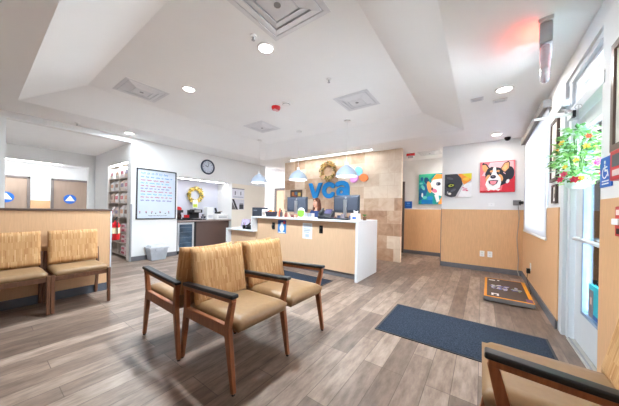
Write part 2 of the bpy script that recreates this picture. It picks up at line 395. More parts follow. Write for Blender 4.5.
G().box((.69, 2.49, 0), (.84, 3.36, .014)).obj('threshold', mat('threshold_metal', (186, 184, 178), .45, metal=.3), d)
for k in range(3): G().box((.7+k*.045, 2.5, .014), (.712+k*.045, 3.36, .022)).obj('threshold_ridge', M_greym, d)

# restroom doors
def restroom_door(name, y0, y1, label):
    d = S(G().box((-11.0, y0+.05, 0), (-10.97, y1-.05, 2.0)).obj(name, mat('taupe_door', (156, 134, 118), .5, var=.04, scale=6, stretch=(3, 3, .4))), label, 'door')
    g = G(); g.box((-11.0, y0, 0), (-10.94, y0+.06, 2.04)); g.box((-11.0, y1-.06, 0), (-10.94, y1, 2.04)); g.box((-11.0, y0, 1.98), (-10.94, y1, 2.04))
    g.obj('door_frame', mat('grey_brown_frame', (112, 102, 98), .5), d)
    return d
restroom_door('door_2', .06, .965, 'taupe restroom door, left of the two')
restroom_door('door_3', 1.39, 2.29, 'taupe restroom door, right of the two')
d = S(G().box((-6.98, 7.36, 0), (-6.05, 7.4, 1.98)).obj('door_4', mat('tan_door', (196, 164, 134), .5, var=.04)), 'tan door at the end of the staff passage', 'door')
g = G(); g.box((-7.09, 7.33, 0), (-6.98, 7.4, 2.08)); g.box((-6.98, 7.33, 1.98), (-6.0, 7.4, 2.08)); g.obj('door_frame', mat('dark_bronze_frame', (92, 82, 78), .5), d)
d = S(G().box((-1.905, 7.34, 0), (-1.845, 7.4, 2.09)).obj('door_5', mat('dark_bronze_frame', (92, 82, 78), .5)), 'dark door frame at the left end of the corridor', 'door')

# partition
p = S(G().box((-4.47, -2.55, 0), (-4.37, 1.15, 1.13)).obj('wall_partition', M_maple_l), 'low maple partition behind the two side chairs', 'wall')
G().box((-4.49, -2.55, 1.13), (-4.35, 1.165, 1.155)).obj('cap', M_capd, p, bevel=.004)
G().box((-4.475, 1.15, 0), (-4.362, 1.165, 1.13)).obj('end_trim', mat('pale_steel_trim', (214, 222, 232), .35, metal=.2), p)
S(G().box((-4.37, -2.55, 0), (-4.357, 1.15, .105)).obj('baseboard_partition', mat('slate_base', (88, 94, 106), .55)), 'slate grey baseboard of the low partition', 'baseboard')

# ================================================================== RECEPTION COUNTER
rc = thing('reception_counter', 'long two-level reception counter, peach laminate front under white quartz tops', 'counter', (-3.4, 4.2, 0))
def W(g): return g
OX, OY = 3.4, -4.2
def rb(lo, hi): return (lo[0]+OX, lo[1]+OY, lo[2]), (hi[0]+OX, hi[1]+OY, hi[2])
def cpart(name, m, boxes, bevel=.004):
    g = G()
    for lo, hi in boxes: g.box(*rb(lo, hi))
    return g.obj(name, m, rc, bevel=bevel)
cpart('upper_worktop', M_quartz, [((-4.32, 3.72, 1.0), (-1.665, 4.63, 1.033))])
cpart('end_panel', M_quartz, [((-1.71, 3.72, 0), (-1.665, 4.63, 1.0))])
cpart('step_panel', M_quartz, [((-4.32, 3.72, .71), (-4.275, 4.63, 1.0))])
cpart('lower_worktop', M_quartz, [((-5.26, 3.72, .675), (-4.24, 4.63, .71))])
cpart('lower_end_panel', M_quartz, [((-5.26, 3.72, 0), (-5.215, 4.63, .675))])
cpart('front_panel', M_front, [((-5.215, 3.85, .1), (-4.275, 4.55, .675)), ((-4.24, 3.85, .1), (-1.71, 4.55, 1.0))], 0)
cpart('kick_plate', M_base, [((-5.215, 3.88, 0), (-1.71, 4.5, .1))], 0)
YF = 3.85
def wall_art(name, label, cat, loc, rz, W, Ht, shapes, base, thick=.02, frame=None, fw=.02, group=None, art='print'):
    """flat panel with layered shapes, local x right, z up, facing local -y; W x Ht, origin at the centre"""
    t = thing(name, label, cat, loc, rz, group)
    G().box((-W/2, -thick, -Ht/2), (W/2, 0, Ht/2)).obj('panel', base, t)
    if shapes:
        g = G(); ms = []
        for k, (m, poly) in enumerate(shapes):
            if m not in ms: ms.append(m)
            g.mi = ms.index(m); y = -thick - .0008*(k+1)
            pts = [(-W/2 + u*W, -Ht/2 + v*Ht) for u, v in poly]
            g.slabXZ(pts, -thick+.0005, y)
        g.obj(art, ms, t)
    if frame:
        g = G(); f = fw; y1 = -thick-.012
        g.box((-W/2-f, y1, -Ht/2-f), (-W/2, 0, Ht/2+f)); g.box((W/2, y1, -Ht/2-f), (W/2+f, 0, Ht/2+f))
        g.box((-W/2, y1, -Ht/2-f), (W/2, 0, -Ht/2)); g.box((-W/2, y1, Ht/2), (W/2, 0, Ht/2+f))
        g.obj('frame', frame, t)
    return t
def el(cx, cy, rx, ry, n=14, a0=0.0, a1=2*PI, rot=0.0):
    full = abs(a1-a0-2*PI) < 1e-6
    out = []
    for i in range(n if full else n+1):
        a = a0 + (a1-a0)*i/n; x, y = rx*math.cos(a), ry*math.sin(a)
        out.append((cx + x*math.cos(rot) - y*math.sin(rot), cy + x*math.sin(rot) + y*math.cos(rot)))
    return out
def R_(x0, y0, x1, y1): return [(x0, y0), (x1, y0), (x1, y1), (x0, y1)]

def leash_hook(label, x):
    t = thing('leash_hook', label, 'hook', (x, YF, .835), 0, 'black leash hooks on the counter front')
    G().box((-.04, -.012, -.075), (.04, 0, .075)).obj('backplate', M_black, t, bevel=.006)
    G().tube([(0, -.01, .03), (0, -.05, .02), (0, -.055, -.02), (0, -.035, -.045), (0, -.012, -.05)], .011).obj('hook', M_black, t, smooth=True)
leash_hook('black leash hook on the counter front, left of the blue flyer', -3.72)
leash_hook('black leash hook on the counter front, right of the white notice', -2.475)
wall_art('flyer', 'blue flyer with a white figure taped to the counter front', 'flyer', (-3.475, YF, .83), 0, .23, .28,
         [(C_((28, 70, 140)), R_(.0, .7, 1, 1)), (C_((240, 240, 245)), el(.5, .4, .27, .3)), (C_((240, 240, 245)), el(.52, .72, .16, .14)), (C_((210, 60, 80)), R_(.68, .72, .92, .92)), (C_((240, 240, 245)), R_(.08, .03, .9, .1))],
         C_((52, 132, 205)), .004)
wall_art('notice', 'white printed notice in a clear sleeve on the counter front', 'notice', (-2.80, YF, .785), 0, .23, .31,
         [(C_((206, 212, 222)), R_(.08, .72, .92, .92)), (C_((150, 158, 172)), R_(.12, .6, .8, .64)), (C_((150, 158, 172)), R_(.12, .5, .88, .54)), (C_((150, 158, 172)), R_(.12, .4, .7, .44)), (C_((196, 204, 214)), R_(.3, .1, .7, .3))],
         C_((236, 240, 245)), .004)

# ---- things on the counter
CT = 1.033
def monitor(x, w, h, zb, rz, label):
    t = thing('computer_monitor', label, 'monitor', (x, 4.3, CT), rz, 'computer monitors on the counter')
    G().box((-w/2, 0, zb), (w/2, .035, zb+h)).obj('screen', M_screen, t, bevel=.008)
    G().box((-w/2+.03, -.018, zb+.05), (w/2-.03, 0, zb+h-.03)).obj('back_shell', mat('monitor_shell', (66, 72, 86), .5), t, bevel=.012)
    g = G().box((-.035, -.05, .012), (.035, -.018, zb+h*.75)); g.obj('stand', M_steel, t, bevel=.006)
    G().box((-.13, -.12, 0), (.13, .08, .012)).obj('stand_base', M_steel, t, bevel=.004)
    G().cyl((0, -.021, zb+h*.85), (0, -.0185, zb+h*.85), .022, n=14).obj('badge', M_steel, t)
    return t
monitor(-3.44, .56, .34, .12, .06, 'black computer monitor with a silver stand, left of the receptionist')
monitor(-2.19, .57, .35, .125, -.02, 'black computer monitor with a silver stand, right of the receptionist')
t = thing('computer_screen', 'small black screen at the step between the counter levels', 'screen', (-4.62, 4.25, .71), .1)
G().box((-.25, 0, .2), (.25, .04, .53)).obj('screen', M_screen, t, bevel=.008)
G().box((-.03, -.03, .01), (.03, 0, .33)).obj('stand', M_black, t); G().box((-.11, -.1, 0), (.11, .08, .012)).obj('stand_base', M_black, t)
G().box((-.2, -.006, .44), (-.08, 0, .47)).obj('label_strip', C_((120, 130, 142)), t)

# candy basket
t = thing('basket', 'dark basket of orange and yellow treats on the counter, leftmost of the clutter', 'basket', (-3.95, 4.0, CT))
g = G(); g.lathe([(.095, 0), (.12, .01), (.145, .11), (.15, .115), (.138, .115), (.11, .02), (.0001, .018)], n=20, cap=False); g.obj('basket_body', C_((44, 40, 52)), t)
k = 0
for i in range(16):
    a = random.random()*6.28; r = random.random()*.1
    tag(G().ball((0, 0, 0), .03, (1, .8, .7), 8, 6).obj('treat', C_(random.choice(((232, 132, 40), (244, 186, 70), (224, 96, 36), (196, 60, 40), (246, 214, 120)))), smooth=True, loc=(-3.95+r*math.cos(a), 4.0+r*math.sin(a), CT+.06+.09*random.random())),
        'wrapped orange or yellow treat heaped in the dark basket', 'treat', 'treats in the basket')
t = thing('tissue_box', 'white upright carton beside the treat basket', 'box', (-4.15, 4.0, CT))
G().box((-.06, -.05, 0), (.06, .05, .16)).obj('carton', M_white, t, bevel=.003); G().box((-.045, -.052, .03), (.045, -.05, .1)).obj('carton_label', C_((186, 170, 160)), t)
def bottle(x, y, r, h, c, label):
    t = thing('bottle', label, 'bottle', (x, y, CT), 0, 'bottles on the counter')
    G().lathe([(r, 0), (r, h*.6), (r*.45, h*.78), (r*.4, h*.88)], n=16).obj('bottle_body', C_(c), t, smooth=True)
    G().cyl((0, 0, h*.86), (0, 0, h), r*.5, n=14).obj('cap', M_black, t, smooth=False)
bottle(-3.70, 4.02, .035, .19, (196, 92, 60), 'reddish bottle with a black cap between the basket and the left monitor')
bottle(-3.62, 3.98, .03, .16, (70, 62, 66), 'dark grey bottle beside the reddish bottle')
bottle(-3.54, 4.05, .032, .13, (150, 104, 84), 'short brown bottle nearest the left monitor')
t = thing('card_holder', 'round green and white sign standing on the counter', 'sign', (-3.08, 4.0, CT))
G().box((-.075, -.03, 0), (.075, .03, .018)).obj('sign_base', M_white, t)
G().slabXZ(el(0, .115, .095, .1, 24), -.006, .006).obj('sign_disc', C_((236, 240, 236)), t)
g = G().slabXZ(el(0, .10, .09, .085, 18, PI+.2, 2*PI-.2) + el(0, .14, .09, .02, 6, .1, PI-.1), -.0085, -.006); g.obj('sign_band', C_((140, 196, 70)), t)
t = thing('card_rack', 'white card rack with leaflets in front of the receptionist', 'rack', (-2.85, 3.98, CT))
G().box((-.135, -.04, 0), (.135, .05, .025)).obj('rack_base', M_white, t)
for k, (x, c) in enumerate(((-.085, (176, 180, 192)), (0.0, (150, 154, 170)), (.085, (186, 176, 172)))):
    G().box((x-.038, -.025+.01*k, .02), (x+.038, -.015+.01*k, .105)).obj('leaflet', C_(c), t)
t = thing('desk_phone', 'black desk phone with a purple display on the counter', 'phone', (-2.47, 4.02, CT), .1)
g = G(); g.prism([(-.1, 0), (.1, 0), (.1, .16), (.06, .17), (-.1, .05)], lambda p: (-.14, p[0], p[1]), lambda p: (.14, p[0], p[1])); g.obj('phone_body', C_((34, 34, 42)), t, bevel=.006)
G().tube([(-.115, -.09, .085), (-.115, -.04, .12), (-.115, .04, .17), (-.115, .09, .195)], .024).obj('handset', M_black, t, smooth=True)
G().prism([(-.03, .105), (.06, .19), (.075, .18), (-.015, .09)], lambda p: (-.04, p[0], p[1]), lambda p: (.10, p[0], p[1])).obj('phone_display', C_((66, 60, 96)), t)
t = thing('keyboard', 'dark keyboard pushed up under the right monitor', 'keyboard', (-2.12, 3.95, CT))
G().box((-.19, -.07, 0), (.19, .07, .022)).obj('keyboard_body', M_black, t, bevel=.004)
g = G()
for r in range(4):
    for c in range(11): g.box((-.175+c*.032, -.055+r*.029, .022), (-.149+c*.032, -.032+r*.029, .029))
g.obj('keys', C_((86, 88, 98)), t)
for i in range(6):
    x = -2.32+.085*i
    tag(G().box((-.03, -.02, 0), (.03, .02, .05+.025*((i*7) % 3))).obj('pill_box', C_(((120, 70, 70), (60, 70, 100), (150, 140, 150), (84, 60, 56), (70, 84, 120), (160, 110, 90))[i]), bevel=.003, loc=(x, 4.1, CT)),
        ('dark red', 'navy', 'pale grey', 'brown', 'slate blue', 'tan')[i] + ' small carton in the row behind the keyboard', 'carton', 'cartons behind the keyboard')
t = thing('tissue_box', 'white tissue box with a blue patch at the right end of the counter', 'box', (-1.83, 3.98, CT))
G().box((-.07, -.06, 0), (.07, .06, .12)).obj('carton', M_white, t, bevel=.004); G().prism(el(0, .04, .045, .025, 14), lambda p: (p[0], -.0625, p[1]), lambda p: (p[0], -.06, p[1])).obj('blue_patch', C_((70, 100, 190)), t)
g = G(); g.prism([(-.03, .12), (.03, .12), (.045, .17), (0, .155), (-.04, .18)], lambda p: (p[0], -.01, p[1]), lambda p: (p[0], .01, p[1])); g.obj('tissue', M_white, t)
t = thing('succulent', 'tiny green potted plant at the counter corner', 'plant', (-1.72, 4.12, CT))
G().lathe([(.03, 0), (.038, .06), (.03, .06)], n=14).obj('pot', C_((120, 90, 70)), t)
g = G()
for i in range(26):
    a = i*2.4; e = .2+.05*(i % 5); g.leaf((0, 0, .06), (math.cos(a), math.sin(a), e+.8), (0, 0, 1), .07, .025)
g.obj('foliage', C_((92, 134, 70)), t)
t = thing('pen_cup', 'dark cup of pens on the upper counter beside the black phone', 'cup', (-2.68, 4.1, CT))
G().lathe([(.035, 0), (.04, .1), (.033, .1), (.03, .01)], n=16).obj('cup_body', C_((60, 54, 60)), t)
for i in range(5): G().cyl((.01*math.cos(i*1.3), .01*math.sin(i*1.3), .012), (.035*math.cos(i*1.3), .035*math.sin(i*1.3), .155), .004, n=6).obj('pen', C_(((60, 60, 160), (120, 50, 50), (40, 40, 40), (90, 80, 110), (60, 60, 60))[i]), t)
t = thing('stapler', 'black stapler lying in front of the phone', 'stapler', (-2.34, 3.88, CT), .2)
G().box((-.07, -.018, 0), (.07, .018, .012)).obj('stapler_base', M_black, t, bevel=.003); G().bar((-.065, 0, .045), (.07, 0, .024), .022, .03, up=(0, 0, 1)).obj('stapler_arm', C_((52, 52, 58)), t, bevel=.004)
for i, (x, c, l) in enumerate(((-3.47, (150, 84, 76), 'brick red'), (-3.38, (196, 168, 150), 'beige'), (-3.29, (120, 72, 70), 'maroon'), (-3.2, (206, 150, 130), 'salmon'))):
    tag(G().box((-.032, -.03, 0), (.032, .03, .06+.02*(i % 2))).obj('treat_box', C_(c), bevel=.003, loc=(x, 3.98, CT)), l + ' small box in the row below the left monitor', 'box', 'small boxes below the left monitor')
# lower counter clutter
LT = .71
tag(G().box((-.15, -.11, 0), (.15, .11, .02)).obj('paper_stack', C_((206, 202, 206)), loc=(-4.98, 4.05, LT)), 'low stack of pale papers on the lower counter', 'papers')
for i, (x, y, rz, c, l) in enumerate(((-5.02, 4.12, .3, (176, 164, 190), 'lilac leaflets fanned on the lower counter'), (-4.86, 4.2, -.3, (226, 222, 226), 'white brochure propped up on the lower counter'), (-5.12, 4.22, .1, (140, 92, 104), 'plum folder standing at the left of the lower counter'))):
    o = G().box((-.12, -.012, 0), (.12, .012, .2)).obj('brochure', C_(c), loc=(x, y, LT+.02)); o.rotation_euler = (-.35, 0, rz); tag(o, l, 'brochure')
t = thing('desk_phone', 'black telephone on the lower counter', 'phone', (-4.56, 3.93, LT), .3)
G().prism([(-.09, 0), (.09, 0), (.09, .09), (-.09, .035)], lambda p: (-.1, p[0], p[1]), lambda p: (.1, p[0], p[1])).obj('phone_body', M_black, t, bevel=.005)
G().tube([(-.075, -.08, .08), (-.075, -.03, .085), (-.075, .04, .11), (-.075, .085, .135)], .022).obj('handset', M_black, t, smooth=True)
t = thing('pen_cup', 'black cup of pens at the front of the lower counter', 'cup', (-4.72, 3.85, LT))
G().lathe([(.035, 0), (.04, .09), (.033, .09), (.03, .01)], n=16).obj('cup_body', M_black, t)
for i in range(5): G().cyl((.01*math.cos(i*1.3), .01*math.sin(i*1.3), .012), (.035*math.cos(i*1.3), .035*math.sin(i*1.3), .155), .004, n=6).obj('pen', C_(((200, 60, 60), (50, 80, 160), (40, 40, 40), (220, 220, 220), (90, 90, 110))[i]), t)

# ================================================================== FEATURE WALL: logo, wreath, petals
YT = 5.85
def stroke(g, pts, w, y0, y1, caps=True, closed=False):
    """one connected flat ribbon of width w along the 2D points"""
    P = [Vector((p[0], p[1])) for p in pts]; n = len(P); Lf = []; Rt = []
    for i, p in enumerate(P):
        a = P[(i-1) % n] if (closed or i > 0) else None; b = P[(i+1) % n] if (closed or i < n-1) else None
        d0 = (p-a).normalized() if a is not None else None; d1 = (b-p).normalized() if b is not None else None
        t = ((d0 or d1) + (d1 or d0)); t = t.normalized() if t.length > .2 else (d1 or d0)
        k = 1.0
        if d0 is not None and d1 is not None: k = min(1.8, 1/max(.4, t.dot(d1)))
        nn = Vector((-t.y, t.x))*(w/2*k); Lf.append(p+nn); Rt.append(p-nn)
    if closed:
        A = [[g.bm.verts.new((q.x, y, q.y)) for q in side] for y in (y0, y1) for side in (Lf, Rt)]
        for i in range(n):
            j = (i+1) % n
            g._m([g.bm.faces.new(q) for q in ((A[0][i], A[0][j], A[1][j], A[1][i]), (A[2][i], A[3][i], A[3][j], A[2][j]), (A[0][i], A[2][i], A[2][j], A[0][j]), (A[1][i], A[1][j], A[3][j], A[3][i]))])
        return
    poly = [tuple(q) for q in Lf]
    def arc(c, a0): return [(c.x + w/2*math.cos(a0 - PI*k/8), c.y + w/2*math.sin(a0 - PI*k/8)) for k in range(1, 8)]
    if caps: e = P[-1]-P[-2]; poly += arc(P[-1], math.atan2(e.y, e.x) + PI/2)
    poly += [tuple(q) for q in Rt[::-1]]
    if caps: e = P[0]-P[1]; poly += arc(P[0], math.atan2(e.y, e.x) + PI/2)
    g.slabXZ(poly, y0, y1)
lg = thing('wall_sign', 'large blue lowercase letters on the travertine wall', 'sign', (-3.54, YT, 1.78))
def letter(pts, closed=False, w=.125, caps=True):
    g = G(); stroke(g, pts, w, -.05, -.002, caps, closed); return g
g = G(); g.slabXZ([(-.685, .215), (-.55, .215), (-.435, -.075), (-.32, .215), (-.185, .215), (-.345, -.20), (-.375, -.235), (-.495, -.235), (-.525, -.20)], -.05, -.002); g.obj('letter', M_logo, lg, bevel=.012)
letter(el(.035, -.01, .165, .168, 26, .72, 2*PI-.72)).obj('letter', M_logo, lg)
a_ = letter(el(.43, -.075, .105, .095, 30), True, .105).obj('letter', M_logo, lg)
letter([(.30, .135), (.36, .165), (.43, .175), (.50, .168), (.565, .13), (.60, .06), (.605, -.03), (.605, -.175)], False, .125).obj('letter_stem', M_logo, a_, loc=(0, -.004, 0))
pt = thing('wall_ornament', 'three coloured petal shapes on the travertine wall right of the letters', 'ornament', (-2.6, YT, 2.11))
def petal(c, ang, m):
    pl = [(c[0]+math.cos(ang)*(-.13), c[1]+math.sin(ang)*(-.13))]
    pl = []
    for k in range(12):
        s = k/11; w = .1*math.sin(PI*min(1, s*1.0))**.55
        pl.append((s*.26-.13, w))
    pl += [(q[0], -q[1]) for q in pl[-2:0:-1]]
    pl = [(c[0]+x*math.cos(ang)-y*math.sin(ang), c[1]+x*math.sin(ang)+y*math.cos(ang)) for x, y in pl]
    G().slabXZ(pl, -.04, -.002).obj('petal', m, pt)
petal((-.02, .13), PI/2+.35, C_((132, 205, 232))); petal((-.14, -.06), PI+.55, C_((222, 150, 214))); petal((.12, -.05), -.35, C_((240, 132, 72)))

def wreath(label, loc, rz, R, cols, n, base):
    t = thing('wreath', label, 'wreath', loc, rz)
    G().torus((0, -.04, 0), R, R*.17, 'Y').obj('wreath_ring', base, t, smooth=True)
    rnd = random.Random(5); g = G(); ms = [C_(c) for c in cols]
    for i in range(n):
        a = rnd.random()*2*PI; r = R*(1 + rnd.uniform(-.25, .25)); q = rnd.random()*PI
        p = (r*math.cos(a), -.04-R*.12*math.sin(q), r*math.sin(a))
        g.mi = rnd.randrange(len(ms)); b = a + rnd.uniform(-1.6, 1.6)
        g.leaf(p, (math.cos(b), -rnd.uniform(.2, .9), math.sin(b)), (0, -1, .2), R*rnd.uniform(.32, .62), R*rnd.uniform(.18, .32))
    g.obj('leaves', ms, t)
    return t
w = wreath('dried gold and olive wreath on the travertine wall above the letters', (-3.53, YT, 2.31), 0, .19, ((180, 140, 70), (140, 124, 66), (222, 196, 138), (110, 94, 54), (204, 160, 104), (196, 150, 120)), 320, C_((170, 138, 80)))
wall_art('framed_photo', 'small dark framed colour picture on the travertine wall behind the left monitor', 'picture', (-4.70, YT, 1.69), 0, .40, .2,
         [(C_((190, 120, 70)), R_(.06, .2, .3, .8)), (C_((90, 120, 150)), R_(.36, .3, .62, .85)), (C_((200, 170, 90)), R_(.68, .15, .94, .7)), (C_((150, 70, 60)), R_(.3, .1, .5, .32))], C_((80, 62, 54)), .02, M_darkf, .025)

# ================================================================== PENDANT LAMPS
def pendant(x, label):
    t = thing('pendant_lamp', label, 'lamp', (x, 4.2, 1.86), 0, 'white dome pendants over the counter')
    prof = [(.205, 0), (.203, .027), (.187, .08), (.148, .14), (.092, .187), (.045, .21), (.04, .225)]
    g = G(); g.lathe(prof, n=36, cap=False); sh = g.obj('lamp_shade', mat('white_enamel', (182, 196, 214), .3, var=.01), t, smooth=True, solid=.006)
    G().cyl((0, 0, .215), (0, 0, .285), .034, .03, 16).obj('socket', M_plast, t, smooth=False)
    G().cyl((0, 0, .285), (0, 0, 1.075), .004, n=8).obj('cord', M_plast, t)
    G().cyl((0, 0, 1.07), (0, 0, 1.09), .06, n=20).obj('canopy', M_plast, t)
    G().lathe([(.18, .014), (.175, .024), (.001, .028)], n=28).obj('diffuser', M_lamp, t, smooth=True)
    area('pendant_light', t, (0, 0, .005), .34, 4)
pendant(-4.60, 'white dome pendant lamp over the counter, farthest left of three')
pendant(-3.34, 'white dome pendant lamp over the counter, middle of three')
pendant(-2.145, 'white dome pendant lamp over the counter, right one in front of the letters')

# ================================================================== CEILING THINGS
ZT = 2.95
def downlight(x, y, z, label, power, color=(.80, .925, 1)):
    t = thing('recessed_downlight', label, 'ceiling light', (x, y, z), 0, 'recessed downlights')
    G().torus((0, 0, -.004), .082, .012, 'Z', 28, 8).obj('trim_ring', M_plast, t, smooth=True)
    G().cyl((0, 0, -.008), (0, 0, -.0005), .075, n=28).obj('lens', M_lamp, t)
    area('downlight', t, (0, 0, -.02), .15, power, color=color)
downlight(-1.93, 1.82, ZT, 'round recessed downlight in the tray, beside the big square vent' , 46)
downlight(-3.53, 1.82, ZT, 'round recessed downlight in the tray, beside the left vent', 46)
downlight(.0, 6.85, H, 'unseen downlight added to brighten the corridor', 22, (1, .96, .9))  # added lamp, out of view, keeps the corridor from going dark
downlight(-6.6, 5.6, H, 'round recessed downlight over the staff passage', 14)
downlight(.2, 3.69, H, 'round recessed downlight in the right soffit, nearest of two', 8, (1, .97, .92))
downlight(.21, 5.71, H, 'round recessed downlight by the dog painting, farthest of two', 2.4, (1, .95, .87))
downlight(-5.86, 1.82, H, 'round recessed downlight in the left soffit above the board', 8)
M_vdark = mat('vent_gap', (212, 214, 220), .6)
M_ventw = mat('vent_white', (228, 229, 233), .5, var=.01)
def vent(x, y, z, s, label, rz=0.0):
    t = thing('ceiling_vent', label, 'vent', (x, y, z), rz, 'square ceiling vents')
    G().box((-s/2+.02, -s/2+.02, -.004), (s/2-.02, s/2-.02, -.0005)).obj('backing', M_vdark, t)
    g = G(); f = s/2
    def ring(a, b, za, zb):
        A = [g.bm.verts.new(v) for v in ((-a,-a,za),(a,-a,za),(a,a,za),(-a,a,za))]; B = [g.bm.verts.new(v) for v in ((-b,-b,zb),(b,-b,zb),(b,b,zb),(-b,b,zb))]
        for i in range(4): g.bm.faces.new((A[i], A[(i+1)%4], B[(i+1)%4], B[i]))
    ring(f, f*.86, -.006, -.008)
    g.obj('frame', M_ventw, t, solid=.004)
    for k, (a, b) in enumerate(((.82, .62), (.60, .42))):
        g = G(); ring(f*a, f*b, -.010, -.024); g.obj('louver', M_ventw, t, solid=.004)
    G().box((-f*.38, -f*.38, -.024), (f*.38, f*.38, -.018)).obj('center_plate', M_ventw, t, bevel=.004)
    G().cyl((0, 0, -.028), (0, 0, -.024), f*.09, n=16).obj('center_screw', M_greym, t)
vent(-1.43, 1.47, ZT, .66, 'large square ceiling vent nearest the camera')
vent(-1.64, 3.53, ZT, .56, 'square ceiling vent in the tray, right of the red alarm')
vent(-4.20, 1.45, ZT, .56, 'square ceiling vent at the left side of the tray')
vent(-3.83, 3.55, ZT, .56, 'square ceiling vent in the tray, above the clock side')
vent(-1.08, 6.65, H, .5, 'square ceiling vent over the corridor')
vent(-6.4, 6.68, H, .5, 'square ceiling vent over the staff passage')
t = thing('fire_alarm_strobe', 'round red fire alarm strobe on the tray ceiling', 'alarm', (-2.88, 2.98, ZT))
G().lathe([(.075, 0), (.075, -.02), (.062, -.05), (.001, -.052)], n=24).obj('alarm_body', M_red, t, smooth=False)
G().box((-.025, -.05, -.068), (.025, .05, -.05)).obj('strobe_lens', C_((236, 200, 200)), t, bevel=.006)
t = thing('smoke_detector', 'round white smoke detector beside the red alarm', 'detector', (-2.63, 2.96, ZT))
G().lathe([(.07, 0), (.07, -.018), (.055, -.04), (.03, -.05), (.001, -.05)], n=24).obj('detector_body', M_plast, t, smooth=False)
G().torus((0, 0, -.03), .06, .004, 'Z').obj('vent_ring', M_greym, t, smooth=True)
def sprinkler(x, y, z, label):
    t = thing('sprinkler', label, 'sprinkler', (x, y, z), 0, 'ceiling sprinklers')
    G().lathe([(.035, 0), (.03, -.012), (.012, -.014)], n=18).obj('escutcheon', M_plast, t)
    G().cyl((0, 0, -.012), (0, 0, -.045), .008, n=10).obj('nozzle', M_steel, t)
    G().cyl((0, 0, -.045), (0, 0, -.048), .018, n=14).obj('deflector', M_steel, t)
sprinkler(-1.68, 2.73, ZT, 'small ceiling sprinkler in the middle of the tray')
sprinkler(-1.90, 1.62, ZT, 'small ceiling sprinkler by the big square vent')
sprinkler(-6.0, 1.07, H, 'small ceiling sprinkler in the left soffit')
for x, y, w, l in ((-.07, 3.83, .14, 'flat white ceiling plate, left of the near soffit downlight'), (.176, 4.02, .15, 'flat white ceiling plate behind the near soffit downlight')):
    t = thing('ceiling_plate', l, 'plate', (x, y, H)); G().box((-w/2, -.05, -.014), (w/2, .05, 0)).obj('cover', M_ventw, t, bevel=.004); G().box((-w/2+.02, -.03, -.017), (w/2-.02, .03, -.014)).obj('slot', C_((206, 210, 216)), t)
def linear(name, loc, L, rz, label, power, w=.05, tilt=0.0):
    t = thing(name, label, 'ceiling light', loc, rz)
    G().box((-L/2-.015, -w/2-.012, -.012), (L/2+.015, w/2+.012, 0)).obj('housing', M_plast, t, bevel=.003)
    G().box((-L/2, -w/2, -.02), (L/2, w/2, -.012)).obj('diffuser', M_led, t)
    area('linear_glow', t, (0, 0, -.03), L, power, rot=(tilt, 0, 0), shape='RECTANGLE', sy=w)
linear('linear_light', (-3.45, 5.58, H), 2.55, 0, 'long linear ceiling light washing the travertine wall', 4.5)
linear('linear_light', (-6.5, 3.77, 1.99), 1.45, PI/2, 'linear light under the coffee niche header', 1.8)
linear('linear_light', (-10.5, .75, 2.45), 1.6, PI/2, 'linear light on the restroom corridor ceiling', 11, .1)
linear('linear_light', (-7.05, 2.02, 2.22), 1.2, 0, 'linear light at the top of the retail shelves', 9, tilt=-.35)
# security camera
t = thing('security_camera', 'small black dome camera on the ceiling by the window corner', 'camera', (.394, 6.07, H))
G().cyl((0, 0, -.025), (0, 0, 0), .05, n=20).obj('mount', M_black, t); G().ball((0, 0, -.028), .045, (1, 1, .9)).obj('dome', mat('smoked_dome', (18, 18, 20), .15), t, smooth=True)
# exit signs
t = thing('exit_sign', 'edge-lit exit sign hanging from the right soffit by the entrance', 'exit sign', (.40, 2.67, H), FNX-.148)
G().box((-.17, -.045, -.03), (.17, .045, 0)).obj('canopy', M_plast, t, bevel=.006)
G().box((-.16, -.038, -.19), (.16, .038, -.03)).obj('housing', mat('sign_housing', (186, 190, 196), .4), t, bevel=.01)
G().box((-.155, -.03, -.385), (.155, .03, -.19)).obj('clear_panel', mat('acrylic', (226, 234, 240), .1, trans=.5), t, bevel=.028, seg=4)
M_exit = mat('exit_red', (235, 30, 30), .4, emit=(255, 30, 24), estr=.6)
g = G()
def seg(x0, z0, x1, z1, w=.016): stroke(g, [(x0, z0), (x1, z1)], w, -.0312, -.0295, False)
for bx, ch in ((-.115, 'E'), (-.045, 'X'), (.02, 'I'), (.065, 'T')):
    if ch == 'E': seg(bx, -.31, bx, -.2); [seg(bx, z, bx+.045, z) for z in (-.302, -.255, -.208)]
    if ch == 'X': seg(bx-.005, -.31, bx+.045, -.2); seg(bx-.005, -.2, bx+.045, -.31)
    if ch == 'I': seg(bx+.012, -.31, bx+.012, -.2)
    if ch == 'T': seg(bx, -.208, bx+.055, -.208); seg(bx+.0275, -.31, bx+.0275, -.2)
g.obj('letters', M_exit, t)
area('exit_glow', t, (0, -.06, -.1), .3, .45, rot=(-PI/2-.75, 0, 0), color=(1, .12, .08), shape='RECTANGLE', sy=.05)
t = thing('exit_sign', 'small red exit sign high at the corridor mouth', 'exit sign', (-1.5, 6.5, H))
G().box((-.1, -.02, -.06), (.1, .02, 0)).obj('canopy', M_red, t, bevel=.004); G().box((-.06, -.022, -.12), (.06, -.004, -.06)).obj('clear_panel', mat('acrylic', (235, 242, 246), .08, trans=.75), t)

